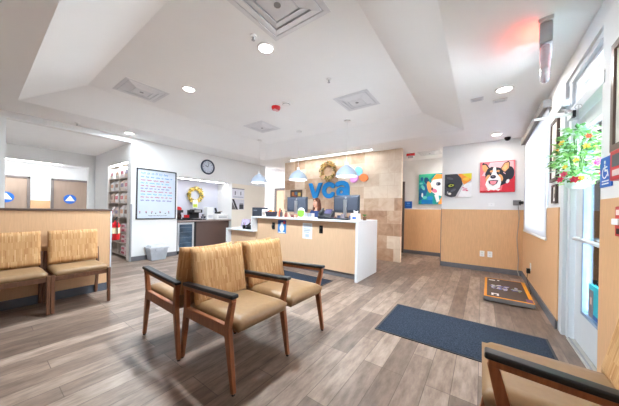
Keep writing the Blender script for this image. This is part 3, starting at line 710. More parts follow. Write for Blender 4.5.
# ================================================================== LEFT WALL THINGS
# handwritten board
t = thing('notice_board', 'big black-framed white board of coloured handwriting on the left wall', 'board', (XL, 2.492, 1.49), FX)
BW, BH = .80, 1.10
G().box((-BW/2, -.02, -BH/2), (BW/2, 0, BH/2)).obj('panel', mat('board_white', (204, 214, 228), .3, var=.02, scale=3), t)
g = G(); f = .022
g.box((-BW/2-f, -.032, -BH/2-f), (-BW/2, 0, BH/2+f)); g.box((BW/2, -.032, -BH/2-f), (BW/2+f, 0, BH/2+f)); g.box((-BW/2, -.032, -BH/2-f), (BW/2, 0, -BH/2)); g.box((-BW/2, -.032, BH/2), (BW/2, 0, BH/2+f))
g.obj('frame', C_((44, 42, 48)), t)
rnd = random.Random(3); inks = [C_((84, 150, 206)), C_((190, 96, 124)), C_((116, 110, 172)), C_((90, 180, 208)), C_((50, 48, 56))]
rows = [(0, .47, .055), (0, .385, .03), (1, .315, .028), (3, .25, .028), (1, .185, .028), (2, .125, .028), (1, .06, .028), (3, -.005, .028), (1, -.07, .028), (2, -.145, .032)]
for mi, z, hh in rows:
    g = G(); x = -.34; end = rnd.uniform(.2, .34)
    while x < end:
        n = rnd.randint(4, 9); pts = [(x + k*.013, z + (hh/2)*(1 if k % 2 else -1)*rnd.uniform(.4, 1)) for k in range(n)]
        stroke(g, pts, .010, -.0212, -.0203, False); x += n*.013 + .022
    g.obj('text_line', inks[mi], t)
for mi, z, st in ((4, -.43, .11), (1, -.395, .19)):
    g = G(); x = -.35
    while x < .35:
        g.slabXZ(el(x, z + rnd.uniform(-.012, .012), .016, .012, 8), -.0212, -.0203); x += st*rnd.uniform(.6, 1.2)
    g.obj('doodle_row', inks[mi], t)
g = G(); x = -.18
for _ in (0,):
    stroke(g, [(x + k*.012, -.495 + rnd.uniform(-.012, .012)) for k in range(34)], .006, -.0212, -.0203, False); x += .5
g.obj('text_line', inks[4], t)
# clock
t = thing('wall_clock', 'round dark-rimmed wall clock above the coffee niche', 'clock', (XL, 3.755, 2.335), FX)
g = G(); g.prism(el(0, 0, .195, .195, 40), lambda p: (p[0], -.02, p[1]), lambda p: (p[0], 0, p[1])); g.obj('clock_face', mat('clock_face', (190, 199, 214), .4), t)
G().torus((0, -.02, 0), .185, .022, 'Y', 44, 10).obj('rim', C_((58, 66, 84)), t, smooth=True)
g = G()
for i in range(12):
    a = i*PI/6; stroke(g, [(.125*math.cos(a), .125*math.sin(a)), (.15*math.cos(a), .15*math.sin(a))], .012, -.0215, -.0198, False)
g.obj('hour_marks', M_black, t)
g = G(); stroke(g, [(0, 0), (-.07, .03)], .014, -.024, -.022); g.obj('hour_hand', M_black, t)
g = G(); stroke(g, [(0, 0), (.03, .12)], .010, -.0265, -.0245); g.obj('minute_hand', M_black, t)
# papers beyond the niche
wall_art('wall_notice', 'upper paper notice with two dark columns on the wall past the niche', 'notice', (XL+.006, 4.80, 1.67), FX, .46, .32,
         [(C_((70, 70, 84)), R_(.22, .35, .28, .7)), (C_((70, 70, 84)), R_(.68, .35, .74, .7)), (C_((186, 186, 200)), R_(.08, .1, .92, .2)), (C_((120, 116, 124)), R_(0, .93, 1, 1))], C_((226, 224, 234)), .006, art='print')
wall_art('wall_notice', 'lower paper notice with a dark diagonal band on the wall past the niche', 'notice', (XL+.006, 4.80, 1.33), FX, .46, .32,
         [(C_((60, 56, 64)), [(0, 1), (.16, 1), (.5, 0), (.32, 0)]), (C_((110, 104, 106)), [(0, .8), (.3, 0), (0, 0)]), (C_((66, 66, 74)), R_(.6, .05, .95, .5)), (C_((150, 150, 160)), R_(.62, .5, .93, .64))], C_((214, 212, 222)), .006, art='print')

# tote bin
t = thing('storage_bin', 'translucent grey lidded bin on the floor below the board', 'bin', (-6.02, 2.44, 0))
g = G(); b0, b1, h = (.11, .15), (.14, .19), .27
def taper(g, a, b, z0, z1):
    v = [g.bm.verts.new((sx*q[0], sy*q[1], z)) for q, z in ((a, z0), (b, z1)) for sx, sy in ((-1,-1),(1,-1),(1,1),(-1,1))]
    for q in ((3,2,1,0),(4,5,6,7),(0,1,5,4),(1,2,6,5),(2,3,7,6),(3,0,4,7)): g.bm.faces.new([v[i] for i in q])
taper(g, b0, b1, 0, h); g.obj('bin_body', mat('grey_translucent', (176, 182, 192), .3, var=.08, trans=.12), t, bevel=.015)
G().box((-.155, -.205, h-.004), (.155, .205, h+.025)).obj('rim', mat('bin_rim', (196, 200, 208), .3), t, bevel=.008)
g = G(); taper(g, (.14, .185), (.10, .15), h+.025, h+.075); g.obj('lid', mat('bin_lid', (214, 218, 224), .3, trans=.1), t, bevel=.012)
G().box((.125, -.08, h-.05), (.15, .08, h-.005)).obj('handle', mat('bin_rim', (196, 200, 208), .3), t, bevel=.006)

# retail shelving recessed in the return wall
SX0, SX1, SY0, SY1 = -7.79, -6.43, 1.985, 2.47
sh = thing('shelving_unit', 'tall taupe retail shelving recessed beside the board wall', 'shelves', (-7.05, 2.2, 0))
def sp(name, lo, hi, m=M_shelf):
    G().box((lo[0]+7.05, lo[1]-2.2, lo[2]), (hi[0]+7.05, hi[1]-2.2, hi[2])).obj(name, m, sh)
sp('side_panel', (SX0, SY0, 0), (SX0+.02, SY1, 2.17)); sp('side_panel', (SX1-.02, SY0, 0), (SX1, SY1, 2.17)); sp('divider', (-7.06, SY0+.02, .08), (-7.04, SY1, 2.17)); sp('back_panel', (SX0, SY1, 0), (SX1, SY1+.02, 2.17))
LV = [.06, .33, .58, .93, 1.27, 1.56, 1.86]
for z in LV: sp('shelf', (SX0+.02, SY0+.02, z), (-7.06, SY1, z+.018)); sp('shelf', (-7.04, SY0+.02, z), (SX1-.02, SY1, z+.018))
def bag(x, y, z, w, h, d, c, band, label):
    t = thing('pet_food_bag', label, 'bag', (x, y, z), 0, 'bags on the retail shelves')
    g = G(); ws = ((.94, .9, 0), (1, 1, .25), (1, .95, .7), (.9, .35, .93), (.88, .12, 1))
    rr = [[g.bm.verts.new((sx*w/2*a, sy*d/2*b, h*q)) for sx, sy in ((-1,-1),(1,-1),(1,1),(-1,1))] for a, b, q in ws]
    for A, B in zip(rr, rr[1:]):
        for i in range(4): g.bm.faces.new((A[i], A[(i+1)%4], B[(i+1)%4], B[i]))
    g.bm.faces.new(rr[0][::-1]); g.bm.faces.new(rr[-1]); g.obj('bag_body', C_(c), t, bevel=.008)
    G().box((-w*.36, -d/2-.003, h*.3), (w*.36, -d/2+.02, h*.62)).obj('bag_label', C_(band), t)
cw = [(246, 242, 240), (238, 226, 218), (244, 234, 236), (230, 208, 194), (248, 246, 246)]; bw = [(222, 150, 156), (182, 150, 138), (160, 150, 176), (226, 180, 154), (204, 112, 128)]
cn = ['white', 'beige', 'pale pink', 'tan', 'bright white']; bn = ['rose', 'brown', 'mauve', 'peach', 'crimson']
lv = {1.86: 'top shelf', 1.56: 'second shelf from the top', 1.27: 'third shelf from the top', .93: 'middle shelf', .58: 'third shelf from the floor'}
k = 0
for z in (1.86, 1.56, 1.27, .93):
    for side, xs in (('left', (-7.58, -7.24)), ('right', (-6.88, -6.61))):
        for j, x in enumerate(xs):
            hh = .26 if z != .93 else .29
            if z == .93 and side == 'left': hh = .24
            bag(x, 2.095, z+.018, .23, hh, .16, cw[k % 5], bw[(k*2+j) % 5], '%s bag with %s label, %s, %s in %s bay' % (cn[k % 5], bn[(k*2+j) % 5], lv[z], ('left', 'right')[j], side)); k += 1
def flat_pack(x, z, c, label):
    t = thing('pet_food_pack', label, 'pack', (x, 2.145, z), 0, 'flat packs on the low shelves')
    G().box((-.16, -.13, 0), (.16, .13, .10)).obj('pack_body', C_(c), t, bevel=.03, seg=3); G().box((-.09, -.1335, .025), (.09, -.125, .075)).obj('pack_label', C_((186, 70, 96)), t)
for z, n in ((.598, 'third shelf from the floor'), (.348, 'second shelf from the floor'), (.078, 'lowest shelf')):
    flat_pack(-6.76, z, (228, 200, 208), 'pink flat pack lying on the %s, lower of two' % n); flat_pack(-6.75, z+.10, (236, 222, 226), 'pale pink flat pack on top of another, %s' % n)
    if z > .1: bag(-7.5, 2.095, z, .24, .21, .16, (222, 206, 200), (150, 110, 120), 'beige bag alone in the left bay, %s' % n)

# fire extinguisher on the end of the partition
t = thing('fire_extinguisher', 'red fire extinguisher hung on the end of the low partition', 'extinguisher', (-4.42, 1.226, .70))
t.scale = (.8, .8, .8)
G().lathe([(.06, 0), (.066, .015), (.066, .27), (.05, .315), (.022, .34), (.022, .365)], n=24).obj('cylinder', M_red, t, smooth=True)
G().box((-.03, -.018, .36), (.03, .018, .385)).obj('valve', M_black, t, bevel=.004); G().bar((-.02, 0, .38), (.07, 0, .425), .02, .012, up=(0, 1, 0)).obj('lever', M_black, t)
G().tube([(.03, 0, .37), (.085, 0, .33), (.092, 0, .2), (.088, 0, .1)], .009).obj('hose', M_black, t, smooth=True)
G().lathe([(.0668, .12), (.0668, .23)], n=24, cap=False).obj('label_band', C_((236, 226, 190)), t, smooth=True); G().box((-.03, -.08, .05), (.03, -.06, .3)).obj('bracket', M_steel, t)

# restroom door signs
def wc(y, label):
    t = thing('restroom_sign', label, 'sign', (-10.97, y, 1.40), FX)
    g = G(); g.slabXZ(el(0, 0, .15, .15, 36), -.012, 0); g.obj('disc', M_blue, t)
    g = G(); g.slabXZ([(-.115, -.06), (.115, -.06), (0, .125)], -.015, -.011); g.obj('triangle', M_white, t)
wc(.515, 'blue round restroom sign with a white triangle, on the left door')
wc(1.82, 'blue round restroom sign with a white triangle, on the right door')
# ================================================================== COFFEE BAR
BX = -6.33; ZB = .865
t = thing('coffee_bar', 'dark wood coffee bar cabinet in the lavender niche', 'cabinet', (-6.6, 3.77, 0))
def cb(name, lo, hi, m, bevel=0): return G().box((lo[0]+6.6, lo[1]-3.77, lo[2]), (hi[0]+6.6, hi[1]-3.77, hi[2])).obj(name, m, t, bevel=bevel)
cb('worktop', (-6.92, 2.97, .83), (-6.2, 4.56, ZB), mat('taupe_worktop', (148, 132, 128), .35, var=.05), .004)
g = G()
pl = [(-6.9+6.6, 3.50-3.77), (-6.30+6.6, 3.50-3.77)] + [(-6.30+6.6+.07*math.sin(PI*k/12), 3.50-3.77+1.05*k/12) for k in range(1, 12)] + [(-6.30+6.6, 4.55-3.77), (-6.9+6.6, 4.55-3.77)]
g.prism(pl, lambda p: (p[0], p[1], .1), lambda p: (p[0], p[1], .83)); g.obj('curved_front', M_brownbar, t)
cb('toe_kick', (-6.9, 3.5, 0), (-6.36, 4.55, .1), M_black); cb('end_panel', (-6.9, 2.97, 0), (-6.24, 2.99, .83), M_brownbar); cb('inner_panel', (-6.9, 3.44, 0), (-6.26, 3.50, .83), M_black)
t = thing('beverage_fridge', 'stainless glass-door beverage fridge under the coffee bar', 'fridge', (-6.5, 3.215, 0), FX)
G().box((-.215, -.22, .03), (.215, .33, .82)).obj('fridge_body', M_black, t)
df = G(); df.box((-.215, -.255, .09), (-.17, -.225, .815)); df.box((.17, -.255, .09), (.215, -.225, .815)); df.box((-.17, -.255, .09), (.17, -.225, .14)); df.box((-.17, -.255, .765), (.17, -.225, .815))
df = df.obj('door', mat('satin_steel', (206, 208, 212), .35, metal=.25, var=.04), t, bevel=.004)
G().box((-.17, -.245, .14), (.17, -.235, .765)).obj('glass', mat('fridge_glass', (62, 80, 98), .08, var=.35, scale=5, spec=.7), df)
G().tube([(-.19, -.255, .25), (-.19, -.285, .25), (-.19, -.285, .68), (-.19, -.255, .68)], .008).obj('handle', M_steel, df, smooth=True)
g = G()
for z in (.28, .42, .56, .68): g.box((-.165, -.248, z), (.165, -.2455, z+.006))
g.obj('rack', C_((110, 126, 140)), df); G().box((-.21, -.23, .0), (.21, -.2, .085)).obj('grille', M_black, t)
def at_bar(x, y): return (x, y, ZB)
t = thing('coffee_maker', 'black coffee maker with a red top at the left of the coffee bar', 'coffee maker', at_bar(-6.5, 3.13), FX)
G().box((-.085, -.13, 0), (.085, .13, .03)).obj('machine_base', M_black, t, bevel=.006); G().box((-.085, .02, .03), (.085, .13, .26)).obj('column', M_black, t, bevel=.008)
G().box((-.08, -.12, .2), (.08, .02, .27)).obj('brew_head', C_((50, 46, 50)), t, bevel=.01); g = G().ball((0, -.02, .29), .075, (1, 1.1, .95)); g.obj('red_top', M_red, t, smooth=True); G().lathe([(.045, .031), (.055, .1), (.05, .15), (.04, .15)], (0, -.06, 0), n=18).obj('carafe', mat('carafe', (60, 40, 36), .1), t, smooth=True)
t = thing('creamer_caddy', 'low red and black caddy between the two coffee machines', 'caddy', at_bar(-6.42, 3.31), FX)
G().box((-.08, -.05, 0), (.08, .07, .07)).obj('caddy_body', M_black, t, bevel=.005)
for x in (-.045, .0, .045): G().cyl((x, 0, .07), (x, 0, .14), .022, .026, 12).obj('red_pod', M_red, t)
t = thing('coffee_brewer', 'black and chrome pod brewer in the middle of the coffee bar', 'brewer', at_bar(-6.48, 3.575), FX)
G().box((-.14, -.14, 0), (.14, .16, .035)).obj('machine_base', M_black, t, bevel=.008); G().box((-.14, .03, .035), (.14, .16, .27)).obj('tank', M_black, t, bevel=.01)
G().box((-.14, -.14, .2), (.14, .03, .29)).obj('brew_head', M_black, t, bevel=.012); G().box((-.09, -.146, .215), (.09, -.139, .275)).obj('chrome_panel', M_steel, t); G().box((-.08, -.12, .035), (.08, .0, .045)).obj('drip_tray', M_steel, t)
t = thing('mug_rack', 'small dark rack of mugs on the coffee bar', 'rack', at_bar(-6.5, 3.85), FX)
G().cyl((0, 0, 0), (0, 0, .012), .06, n=18).obj('rack_base', M_black, t); G().cyl((0, 0, .012), (0, 0, .17), .006, n=8).obj('post', M_black, t)
for i, (a, z) in enumerate(((.4, .04), (2.5, .04), (4.6, .04), (1.4, .1), (3.6, .1))): G().lathe([(.02, z), (.028, z+.015), (.03, z+.055), (.026, z+.055), (.022, z+.02)], (.045*math.cos(a), .045*math.sin(a), 0), n=12).obj('mug', C_(((60, 60, 70), (90, 92, 104), (46, 46, 56), (70, 70, 84), (120, 116, 124))[i]), t, smooth=True)
t = thing('paper_towel_box', 'tall white dispenser box on the coffee bar', 'dispenser', at_bar(-6.6, 4.06), FX)
G().box((-.105, -.1, 0), (.105, .1, .36)).obj('dispenser_body', M_plast, t, bevel=.012); G().box((-.07, -.103, .05), (.07, -.098, .13)).obj('slot', C_((206, 208, 214)), t)
t = thing('printer', 'white desktop printer at the right end of the coffee bar', 'printer', at_bar(-6.5, 4.36), FX)
G().box((-.18, -.17, 0), (.18, .17, .17)).obj('printer_body', M_plast, t, bevel=.015); G().box((-.14, -.176, .05), (.14, -.168, .09)).obj('paper_slot', C_((170, 174, 182)), t); G().box((-.18, -.172, .11), (.18, -.168, .118)).obj('seam', C_((170, 174, 182)), t)
t = thing('handset', 'black cordless device lying on the white printer', 'device', (-6.48, 4.30, ZB+.17), FX)
G().box((-.09, -.05, 0), (.06, .05, .05)).obj('dock', M_black, t, bevel=.008); g = G().bar((-.06, 0, .05), (-.10, 0, .17), .05, .03); g.obj('receiver', M_black, t, bevel=.006); G().bar((-.02, .0, .045), (.12, -.03, .075), .02, .02, up=(0, 0, 1)).obj('cradle_arm', C_((150, 132, 110)), t)
w = wreath('yellow flower wreath on the niche wall above the coffee machines', (-6.93, 3.79, 1.58), FX, .17, ((236, 200, 90), (240, 220, 150), (190, 160, 70), (120, 116, 70), (232, 206, 110), (150, 130, 60)), 300, C_((176, 150, 70)))
t = thing('table_sign', 'small lime and white sign standing behind the pod brewer', 'sign', (-6.74, 3.72, ZB), FX)
G().box((-.03, -.03, 0), (.03, .03, .012)).obj('foot', M_black, t); G().cyl((0, 0, .012), (0, 0, .36), .006, n=8).obj('post', M_black, t); G().box((-.075, -.008, .33), (.075, .0, .56)).obj('card', C_((246, 248, 226)), t); G().box((-.06, -.011, .36), (.06, -.007, .44)).obj('lime_block', C_((196, 214, 60)), t)

# ================================================================== RIGHT SIDE WALL THINGS
def P_(*a): return list(a)
pk, pk2, rd, bk, tn, wh, tg = C_((236, 122, 130)), C_((246, 190, 196)), C_((214, 44, 60)), C_((46, 46, 58)), C_((232, 168, 112)), C_((246, 242, 240)), C_((238, 140, 150))
corgi = [(pk2, P_((.05, .55), (.3, .97), (.95, .97), (.97, .62), (.7, .5))), (rd, P_((.62, .0), (1, .0), (1, .5), (.82, .5), (.68, .3))), (rd, R_(0, 0, 1, .06)),
    (bk, el(.86, .6, .12, .21, 16)), (bk, P_((.66, .62), (.75, .56), (.84, .38), (.80, .3), (.6, .2), (.5, .5))),
    (bk, P_((.05, .9), (.08, .98), (.2, .93), (.29, .78), (.2, .6))), (tn, P_((.06, .9), (.16, .91), (.25, .78), (.16, .64), (.08, .74))),
    (bk, P_((.58, .72), (.7, .93), (.82, .98), (.86, .92), (.84, .7), (.74, .6))), (tn, P_((.61, .74), (.72, .92), (.83, .94), (.83, .76), (.72, .64))), (C_((244, 190, 130)), P_((.66, .76), (.74, .87), (.79, .82), (.73, .69))),
    (bk, P_((.18, .42), (.15, .6), (.22, .76), (.34, .83), (.44, .80), (.52, .80), (.62, .76), (.68, .62), (.66, .42), (.55, .3), (.28, .3))),
    (tn, el(.24, .46, .07, .12, 12, rot=-.3)), (tn, el(.6, .46, .07, .12, 12, rot=.3)),
    (wh, P_((.4, .82), (.46, .82), (.49, .6), (.6, .46), (.62, .3), (.58, .14), (.42, .06), (.22, .12), (.16, .26), (.22, .42), (.33, .56))),
    (tn, el(.34, .68, .05, .035, 10)), (tn, el(.53, .68, .05, .035, 10)), (bk, el(.32, .61, .04, .03, 10)), (bk, el(.55, .61, .04, .03, 10)), (wh, el(.33, .615, .01, .01, 6)), (wh, el(.56, .615, .01, .01, 6)),
    (bk, el(.39, .5, .085, .06, 14)), (C_((120, 120, 140)), el(.38, .52, .035, .018, 8)), (bk, P_((.25, .38), (.39, .40), (.54, .38), (.5, .28), (.39, .22), (.28, .28))), (tg, P_((.29, .36), (.39, .37), (.5, .36), (.46, .27), (.39, .235), (.32, .27))),
    (wh, el(.8, .34, .045, .07, 10, rot=-.4)), (wh, P_((.2, .1), (.26, .05), (.34, .09))), (wh, P_((.45, .09), (.6, .1), (.55, .04)))]
wall_art('painting', 'painted canvas of a smiling tricolour dog on pink and red', 'painting', (.245, 6.2, 1.95), 0, .56, .63, corgi, pk, .035, art='dog_picture')
sl, sl2, yl, og = C_((66, 68, 78)), C_((96, 98, 110)), C_((226, 214, 60)), C_((240, 150, 60))
blackdog = [(C_((236, 236, 238)), P_((.5, 0), (1, 0), (1, .62), (.75, .55))), (og, P_((.5, 1), (.98, 1), (.98, .7), (.72, .52))), (yl, P_((.62, 1), (1, 1), (1, .74), (.74, .9))), (C_((244, 196, 70)), el(.8, .76, .12, .07, 10)), (C_((236, 170, 190)), el(.76, .32, .1, .05, 10, rot=.4)), (C_((220, 90, 130)), el(.84, .27, .05, .025, 8)), (C_((232, 150, 180)), el(.7, .4, .05, .03, 8)),
    (sl, P_((.0, 1), (.47, 1), (.62, .82), (.68, .55), (.56, .32), (.42, .03), (.25, .0), (.1, .04), (0, .1))), (sl2, el(.2, .82, .14, .05, 10, rot=-.3)), (sl2, el(.33, .3, .12, .05, 10, rot=.5)), (C_((40, 42, 50)), el(.22, .5, .18, .12, 12)), (C_((182, 190, 70)), P_((.13, .5), (.22, .57), (.35, .55), (.36, .5), (.26, .45), (.17, .45))), (C_((50, 50, 40)), el(.25, .51, .035, .035, 8)), (wh, el(.2, .15, .06, .05, 8)), (C_((176, 178, 186)), el(.12, .2, .03, .06, 8))]
wall_art('painting', 'painted canvas of a dark dog with a yellow eye on the white wall', 'painting', (-.43, 6.2, 1.80), 0, .50, .51, blackdog, C_((206, 206, 210)), .035, art='dog_picture')
tl, tl2, tl3 = C_((24, 160, 160)), C_((20, 96, 150)), C_((110, 206, 200))
bull = [(C_((70, 190, 150)), P_((0, 1), (.5, 1), (.3, .8), (0, .8))), (tl2, P_((.02, .5), (.2, .7), (.3, .5), (.2, .2), (0, .1))), (tl3, el(.14, .55, .05, .1, 8, rot=.5)), (tl3, el(.2, .22, .08, .05, 8)), (C_((16, 70, 110)), el(.25, .78, .08, .12, 8, rot=.3)), (wh, el(.12, .3, .03, .08, 6)), (C_((10, 120, 190)), R_(.1, .0, .45, .14)), (C_((40, 140, 210)), el(.36, .2, .1, .07, 8)), (tl2, el(.1, .84, .05, .07, 8)), (tl3, R_(.02, .66, .12, .72)),
    (og, P_((.4, .78), (.55, .98), (.8, .95), (.98, .8), (.98, .3), (.6, .5))), (wh, P_((.34, .62), (.45, .8), (.7, .82), (.95, .78), (1, .4), (.8, .25), (.55, .3), (.4, .42))), (C_((238, 170, 110)), el(.34, .56, .07, .2, 10, rot=.2)), (C_((120, 130, 150)), el(.62, .66, .08, .07, 10)), (C_((40, 40, 54)), el(.64, .65, .04, .04, 8)), (C_((90, 90, 104)), el(.9, .6, .08, .1, 8)), (C_((226, 130, 160)), el(.5, .44, .1, .06, 10, rot=-.5)), (C_((60, 60, 80)), el(.43, .5, .03, .05, 8)), (og, P_((.62, .0), (1, .0), (1, .32), (.75, .3))), (C_((214, 120, 70)), el(.84, .12, .1, .08, 8)), (C_((230, 236, 240)), P_((.5, .3), (.62, .32), (.66, .1), (.58, .05)))]
wall_art('painting', 'painted canvas of a white and orange dog on teal, in the corridor', 'painting', (-1.06, 7.4, 1.85), 0, .80, .84, bull, tl, .04, art='dog_picture')
wall_art('room_sign', 'small square blue sign on the corridor wall beside the teal painting', 'sign', (-1.74, 7.4, 1.41), 0, .20, .20, [(C_((70, 140, 220)), R_(.2, .3, .8, .42)), (C_((90, 150, 226)), R_(.3, .58, .7, .8))], M_blue, .012)
def outlet(name, x, y, z, rz, label):
    t = thing(name, label, 'outlet', (x, y, z), rz, 'wall outlets')
    G().box((-.04, -.008, -.06), (.04, 0, .06)).obj('plate', M_plast, t, bevel=.003)
    for dz in (-.025, .025): G().box((-.018, -.011, dz-.016), (.018, -.0075, dz+.016)).obj('socket', C_((222, 222, 224)), t, bevel=.003)
    return t
outlet('wall_outlet', .025, 6.186, .36, 0, 'white wall outlet under the dog paintings, left of two')
outlet('wall_outlet', .155, 6.186, .36, 0, 'white wall outlet under the dog paintings, right of two')
outlet('wall_outlet', XR-.014, 5.19, .36, FNX, 'white wall outlet with a black plug under the blind')
t = thing('power_adapter', 'black power adapter plugged into the outlet under the blind', 'adapter', (XR-.025, 5.16, .30), FNX); G().box((-.03, -.045, -.04), (.03, 0, .035)).obj('adapter_body', M_black, t, bevel=.005); G().tube([(0, -.03, -.04), (.02, -.04, -.13), (.09, -.03, -.2), (.28, -.02, -.27), (.4, -.05, -.30)], .004).obj('cord', M_black, t, smooth=True)
t = thing('wall_switch', 'blank white plate on the white wall below the corgi painting', 'plate', (.165, 6.2, 1.385)); G().box((-.05, -.008, -.035), (.05, 0, .035)).obj('plate', M_plast, t, bevel=.003); G().box((-.012, -.012, -.012), (.012, -.007, .012)).obj('toggle', C_((225, 225, 226)), t)
t = thing('scale_display', 'grey scale readout on a bracket in the corner under the window wall', 'display', (.57, 6.2, 1.42))
G().box((-.03, -.05, -.03), (.03, 0, .03)).obj('bracket', M_greym, t, bevel=.004); G().box((-.07, -.075, -.05), (.05, -.045, .05)).obj('readout', C_((120, 120, 124)), t, bevel=.006); g = G().cyl((.03, -.06, 0), (.07, -.09, 0), .03, n=14); g.obj('black_cap', M_black, t); G().tube([(.01, -.03, -.05), (.03, -.03, -.3), (.0, -.03, -.7), (.03, -.035, -1.1), (.02, -.04, -1.34), (.03, -.2, -1.40)], .006).obj('cable', mat('grey_cable', (168, 160, 152), .5), t, smooth=True)

# roller blind
t = thing('roller_blind', 'white roller blind pulled down over the window on the right wall', 'blind', (XR, 5.05, .88), FNX)
g = G(); n = 10
for k in range(n): g.box((-.95+1.9*k/n, -.022, .02), (-.95+1.9*(k+1)/n, -.019, 1.66))
bmesh.ops.remove_doubles(g.bm, verts=g.bm.verts[:], dist=1e-5)
g.obj('blind_fabric', blind_material(), t)
G().box((-.95, -.03, 0), (.95, -.012, .03)).obj('hem_bar', M_plast, t, bevel=.004)
G().cyl((-.97, -.04, 1.67), (.97, -.04, 1.67), .03, n=16).obj('roller', mat('grey_roller', (150, 148, 146), .5), t)
G().box((-1.0, -.075, 1.63), (1.0, -.068, 1.72)).obj('fascia', mat('taupe_fascia', (150, 144, 138), .5), t); G().box((-1.01, -.075, 1.63), (-1.0, 0, 1.72)).obj('end_bracket', M_greym, t); G().box((1.0, -.075, 1.63), (1.01, 0, 1.72)).obj('end_bracket', M_greym, t)
# pictures
wall_art('framed_picture', 'dark-framed picture between the blind and the door, upper one', 'picture', (XR, 3.79, 1.92), FNX, .25, .62, [(C_((216, 206, 190)), R_(.18, .14, .82, .86)), (C_((176, 158, 138)), R_(.26, .24, .74, .6))], C_((236, 232, 226)), .012, M_darkf, .035)
wall_art('framed_picture', 'small dark-framed picture below another, between the blind and the door', 'picture', (XR, 3.75, 1.43), FNX, .15, .16, [(C_((190, 180, 170)), R_(.2, .2, .8, .8)), (C_((110, 104, 108)), R_(.3, .25, .7, .55))], C_((226, 222, 216)), .012, M_darkf, .022)
wall_art('framed_picture', 'large brown-framed picture on the near wall right of the door', 'picture', (XR, 1.955, 1.92), FNX, .58, .58, [(C_((206, 196, 172)), R_(.14, .14, .86, .86)), (C_((170, 160, 130)), R_(.25, .2, .75, .55)), (C_((190, 200, 206)), R_(.25, .55, .75, .8))], C_((238, 234, 222)), .02, mat('brown_frame', (112, 92, 84), .4), .04)
# accessible entrance sign
t = thing('accessibility_sign', 'blue wheelchair access sign on the wall right of the door', 'sign', (XR, 2.425, 1.49), FNX)
G().box((-.09, -.008, -.10), (.09, 0, .10)).obj('plate', M_blue, t, bevel=.003)
g = G(); y0, y1 = -.0095, -.0078
g.slabXZ(el(-.01, .065, .011, .011, 12), y0, y1)
stroke(g, [(-.01, .045), (-.005, .008), (.03, .008), (.042, -.028)], .012, y0, y1); stroke(g, [(-.008, .03), (.025, .03)], .009, y0, y1)
stroke(g, [(-.01+.036*math.cos(a), -.005+.036*math.sin(a)) for a in [1.9+.32*k for k in range(13)]], .008, y0, y1)
for r in range(2):
    for k in range(4): g.slabXZ(R_(-.05+k*.027, -.065-.018*r, -.03+k*.027, -.056-.018*r), y0, y1)
g.obj('wheelchair_symbol', M_white, t)
t = thing('alarm_panel', 'red wall unit with a grey display, beside the blue access sign', 'alarm', (XR, 2.15, 1.50), FNX)
G().box((-.10, -.04, -.09), (.10, 0, .09)).obj('unit_body', M_red, t, bevel=.008); G().box((-.06, -.043, -.01), (.06, -.039, .06)).obj('display', C_((90, 96, 100)), t); G().box((-.05, -.044, -.065), (.05, -.039, -.03)).obj('label_plate', C_((220, 200, 196)), t)
t = thing('pull_station', 'red fire alarm pull station on the maple panel near the door', 'alarm', (XR-.014, 2.075, 1.17), FNX)
G().box((-.06, -.035, -.085), (.06, 0, .085)).obj('station_body', M_red, t, bevel=.006)
G().box((-.04, -.055, -.02), (.04, -.035, .015)).obj('pull_handle', M_white, t, bevel=.004); G().box((-.04, -.037, .035), (.04, -.0345, .065)).obj('lettering_plate', C_((240, 220, 216)), t); G().box((-.03, -.038, -.07), (.03, -.034, -.04)).obj('key_plate', C_((40, 36, 38)), t)
# door closer and hanging planter
t = thing('door_closer', 'white door closer with an arm reaching into the room', 'door closer', (.665, 3.42, 2.27), FNX)
G().box((-.06, -.055, -.03), (.14, 0, .035)).obj('closer_body', M_alu, t, bevel=.006); 
G().bar((.32, .0, -.17), (.32, -.27, -.17), .02, .016, up=(0, 0, 1)).obj('arm', M_plast, t); G().bar((.06, -.03, -.03), (.32, -.005, -.155), .016, .014, up=(0, 0, 1)).obj('link', M_greym, t); G().box((.30, -.02, -.2), (.34, .0, -.14)).obj('pivot', M_black, t)
t = thing('hanging_planter', 'artificial flowering plant in a pale mint pot hanging at the door', 'plant', (.625, 2.84, 1.42))
G().lathe([(.045, 0), (.065, .02), (.08, .11), (.084, .12), (.074, .12), (.06, .1)], n=24).obj('pot', C_((206, 232, 226)), t, smooth=True)
G().cyl((0, 0, .1), (0, 0, .67), .0025, n=6).obj('hanger', M_steel, t); G().torus((0, 0, .66), .02, .003, 'Y', 14, 6).obj('hook', M_steel, t, smooth=True)
rnd = random.Random(11); g = G(); ms = [C_((122, 180, 100)), C_((88, 148, 80)), C_((160, 206, 132)), C_((184, 220, 186)), C_((206, 232, 222))]; fl = []
for i in range(460):
    a = rnd.random()*2*PI; z = rnd.random(); sp_ = .045 + .085*math.sin(PI*min(.98, z*.8+.14))
    r = sp_*rnd.uniform(.35, 1.0); p = (r*math.cos(a), r*math.sin(a)*1.35, .04 + .44*z)
    g.mi = rnd.choice((0, 0, 1, 1, 2, 2, 3, 4)); g.leaf(p, (math.cos(a), math.sin(a), rnd.uniform(-.8, .7)), (0, 0, 1), rnd.uniform(.045, .085), rnd.uniform(.028, .05))
g.obj('foliage', ms, t)
g = G()
for i in range(9):
    a = i*.7; g.tube([(.02*math.cos(a), .02*math.sin(a), .1), (.05*math.cos(a), .05*math.sin(a), .3), (.07*math.cos(a), .07*math.sin(a), .4)], .004, 6)
g.obj('stems', C_((90, 130, 70)), t)
def flower(p, c, r):
    g = G(); d = Vector((p[0], p[1], .05)).normalized(); 
    for k in range(6):
        a = k*PI/3; u = d.orthogonal().normalized(); w_ = d.cross(u); q = u*math.cos(a)+w_*math.sin(a)
        g.leaf(p, q + d*.5, d, r, r*.75)
    g.ball(Vector(p)+d*.008, r*.28, u=8, v=6); return g.obj('flower', C_(c), t)
